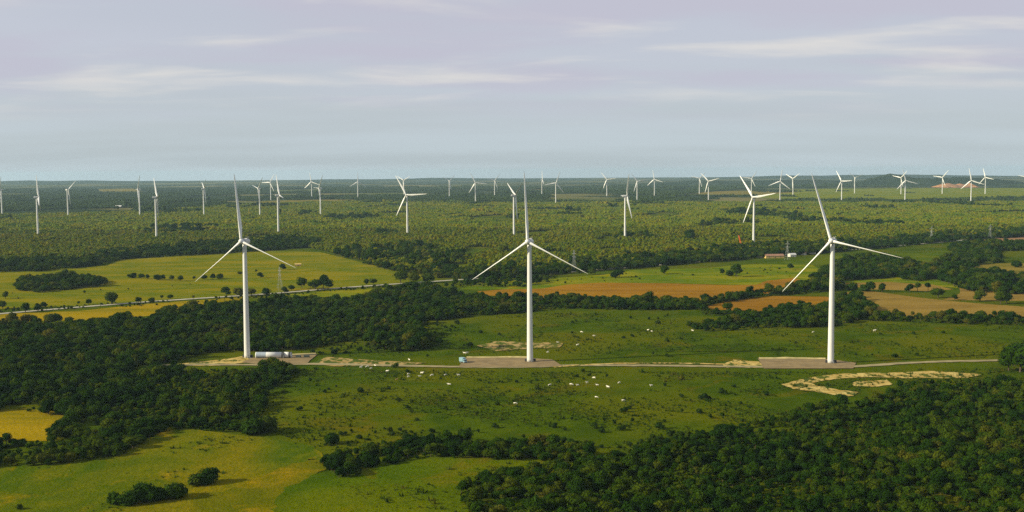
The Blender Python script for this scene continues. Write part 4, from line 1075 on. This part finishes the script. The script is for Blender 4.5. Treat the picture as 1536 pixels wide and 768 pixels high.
def house(x, y, w, d, h, rz, wall, roof, label, group=None, win=2):
    g = ground(x, y); t = empty('house', (g[0], g[1], 0), rz)
    bm = bmesh.new(); box(bm, (0, 0, h / 2 - 0.1), (w, d, h + 0.2), bev=0.0)
    vs = [bm.verts.new(p) for p in ((-w / 2 + 0.003, -d / 2 + 0.02, h - 0.01), (-w / 2 + 0.003, d / 2 - 0.02, h - 0.01), (-w / 2 + 0.003, 0, h + d * 0.26), (w / 2 - 0.003, -d / 2 + 0.02, h - 0.01), (w / 2 - 0.003, d / 2 - 0.02, h - 0.01), (w / 2 - 0.003, 0, h + d * 0.26))]
    bm.faces.new(vs[:3]); bm.faces.new(vs[3:][::-1])
    obj('wall', bm_mesh(bm, 'wall'), t, wall)
    bm = bmesh.new(); an = math.atan2(d * 0.28, d / 2 + 0.4); ln = math.hypot(d / 2 + 0.5, d * 0.28)
    for s_ in (-1, 1):
        box(bm, (0, s_ * (d / 4 + 0.2), h + d * 0.14 + 0.08), (w + 0.9, ln, 0.14), Matrix.Rotation(-s_ * an, 3, 'X'))
    obj('roof', bm_mesh(bm, 'roof'), t, roof)
    bm = bmesh.new(); box(bm, (0, -d / 2 - 0.02, 1.05), (1.1, 0.12, 2.1)); obj('door', bm_mesh(bm, 'door'), t, M_wood)
    for k in range(win):
        xx = (-1 if k % 2 else 1) * w * (0.3 if k < 2 else 0.42)
        bm = bmesh.new(); box(bm, (xx, -d / 2 - 0.02, 1.6), (1.2, 0.1, 1.1)); wn_ = obj('window', bm_mesh(bm, 'window'), t, M_conc)
        bm = bmesh.new(); box(bm, (xx, -d / 2 - 0.06, 1.6), (1.0, 0.06, 0.9)); obj('pane', bm_mesh(bm, 'pane'), wn_, M_glass)
    tag(t, label, 'house', group)
house(1161, 387, 30, 10, 3.6, 0.12, M_tan2, M_roofr, 'long low shed with rusty roof left of the pylon and right turbine')
house(1188, 385, 11, 8, 3.4, 0.3, M_wall, M_roofw, 'small pale farmhouse just right of the pylon among sheds')
house(1205, 382.5, 9, 7, 3.2, -0.2, M_wall, M_roofr, 'small farmhouse, second right of the pylon among sheds')
house(1218.5, 381, 9, 7, 3.4, 0.1, M_wall, M_roofw, 'small pale farmhouse left of the right turbine blade')
for i, (x, y, w) in enumerate([(1361, 367, 9), (1447, 358, 9), (1463, 356.5, 14), (1467, 364.5, 8), (1507, 351, 10), (1516, 350, 9), (1532, 348, 13)]):
    house(x, y, w, 8, 3.6, rng.uniform(-0.4, 0.4), M_wall, M_roofw if i % 3 else M_roofr, 'pale farmhouse along the road at far right, %s from the left' % ordn[i], 'houses along the far right road')
for i, (x, y, w) in enumerate([(178, 312, 26), (186, 311, 30), (194, 310.3, 24)]):
    house(x, y, w, 16, 6.0, rng.uniform(-0.2, 0.2), M_wall, M_roofw, 'white shed in the far left settlement, %s from the left' % ordn[i], 'white sheds at far left')
house(447, 399, 9, 5, 2.6, 0.2, M_tan2, M_tan2, 'small tan shed near the right blade tip of the left turbine', win=0)

# ------------------------------------------------------------------ haze
bm = bmesh.new(); box(bm, (0, 0, 82.0), (2 * RG + 400, 2 * RG + 400, 166.0))
hz = obj('haze', bm_mesh(bm, 'haze'))
m = bpy.data.materials.new('haze_air'); m.use_nodes = True; nt = m.node_tree; nt.nodes.clear()
pv = N(nt, 'ShaderNodeVolumePrincipled'); pv.inputs['Color'].default_value = (0.56, 0.83, 1.0, 1); pv.inputs['Density'].default_value = 2.6e-5; pv.inputs['Anisotropy'].default_value = 0.1
L(nt, pv.outputs[0], N(nt, 'ShaderNodeOutputMaterial').inputs['Volume'])
hz.data.materials.append(m)
tag(hz, 'thin blue haze lying over the whole plain', 'haze', kind='stuff')
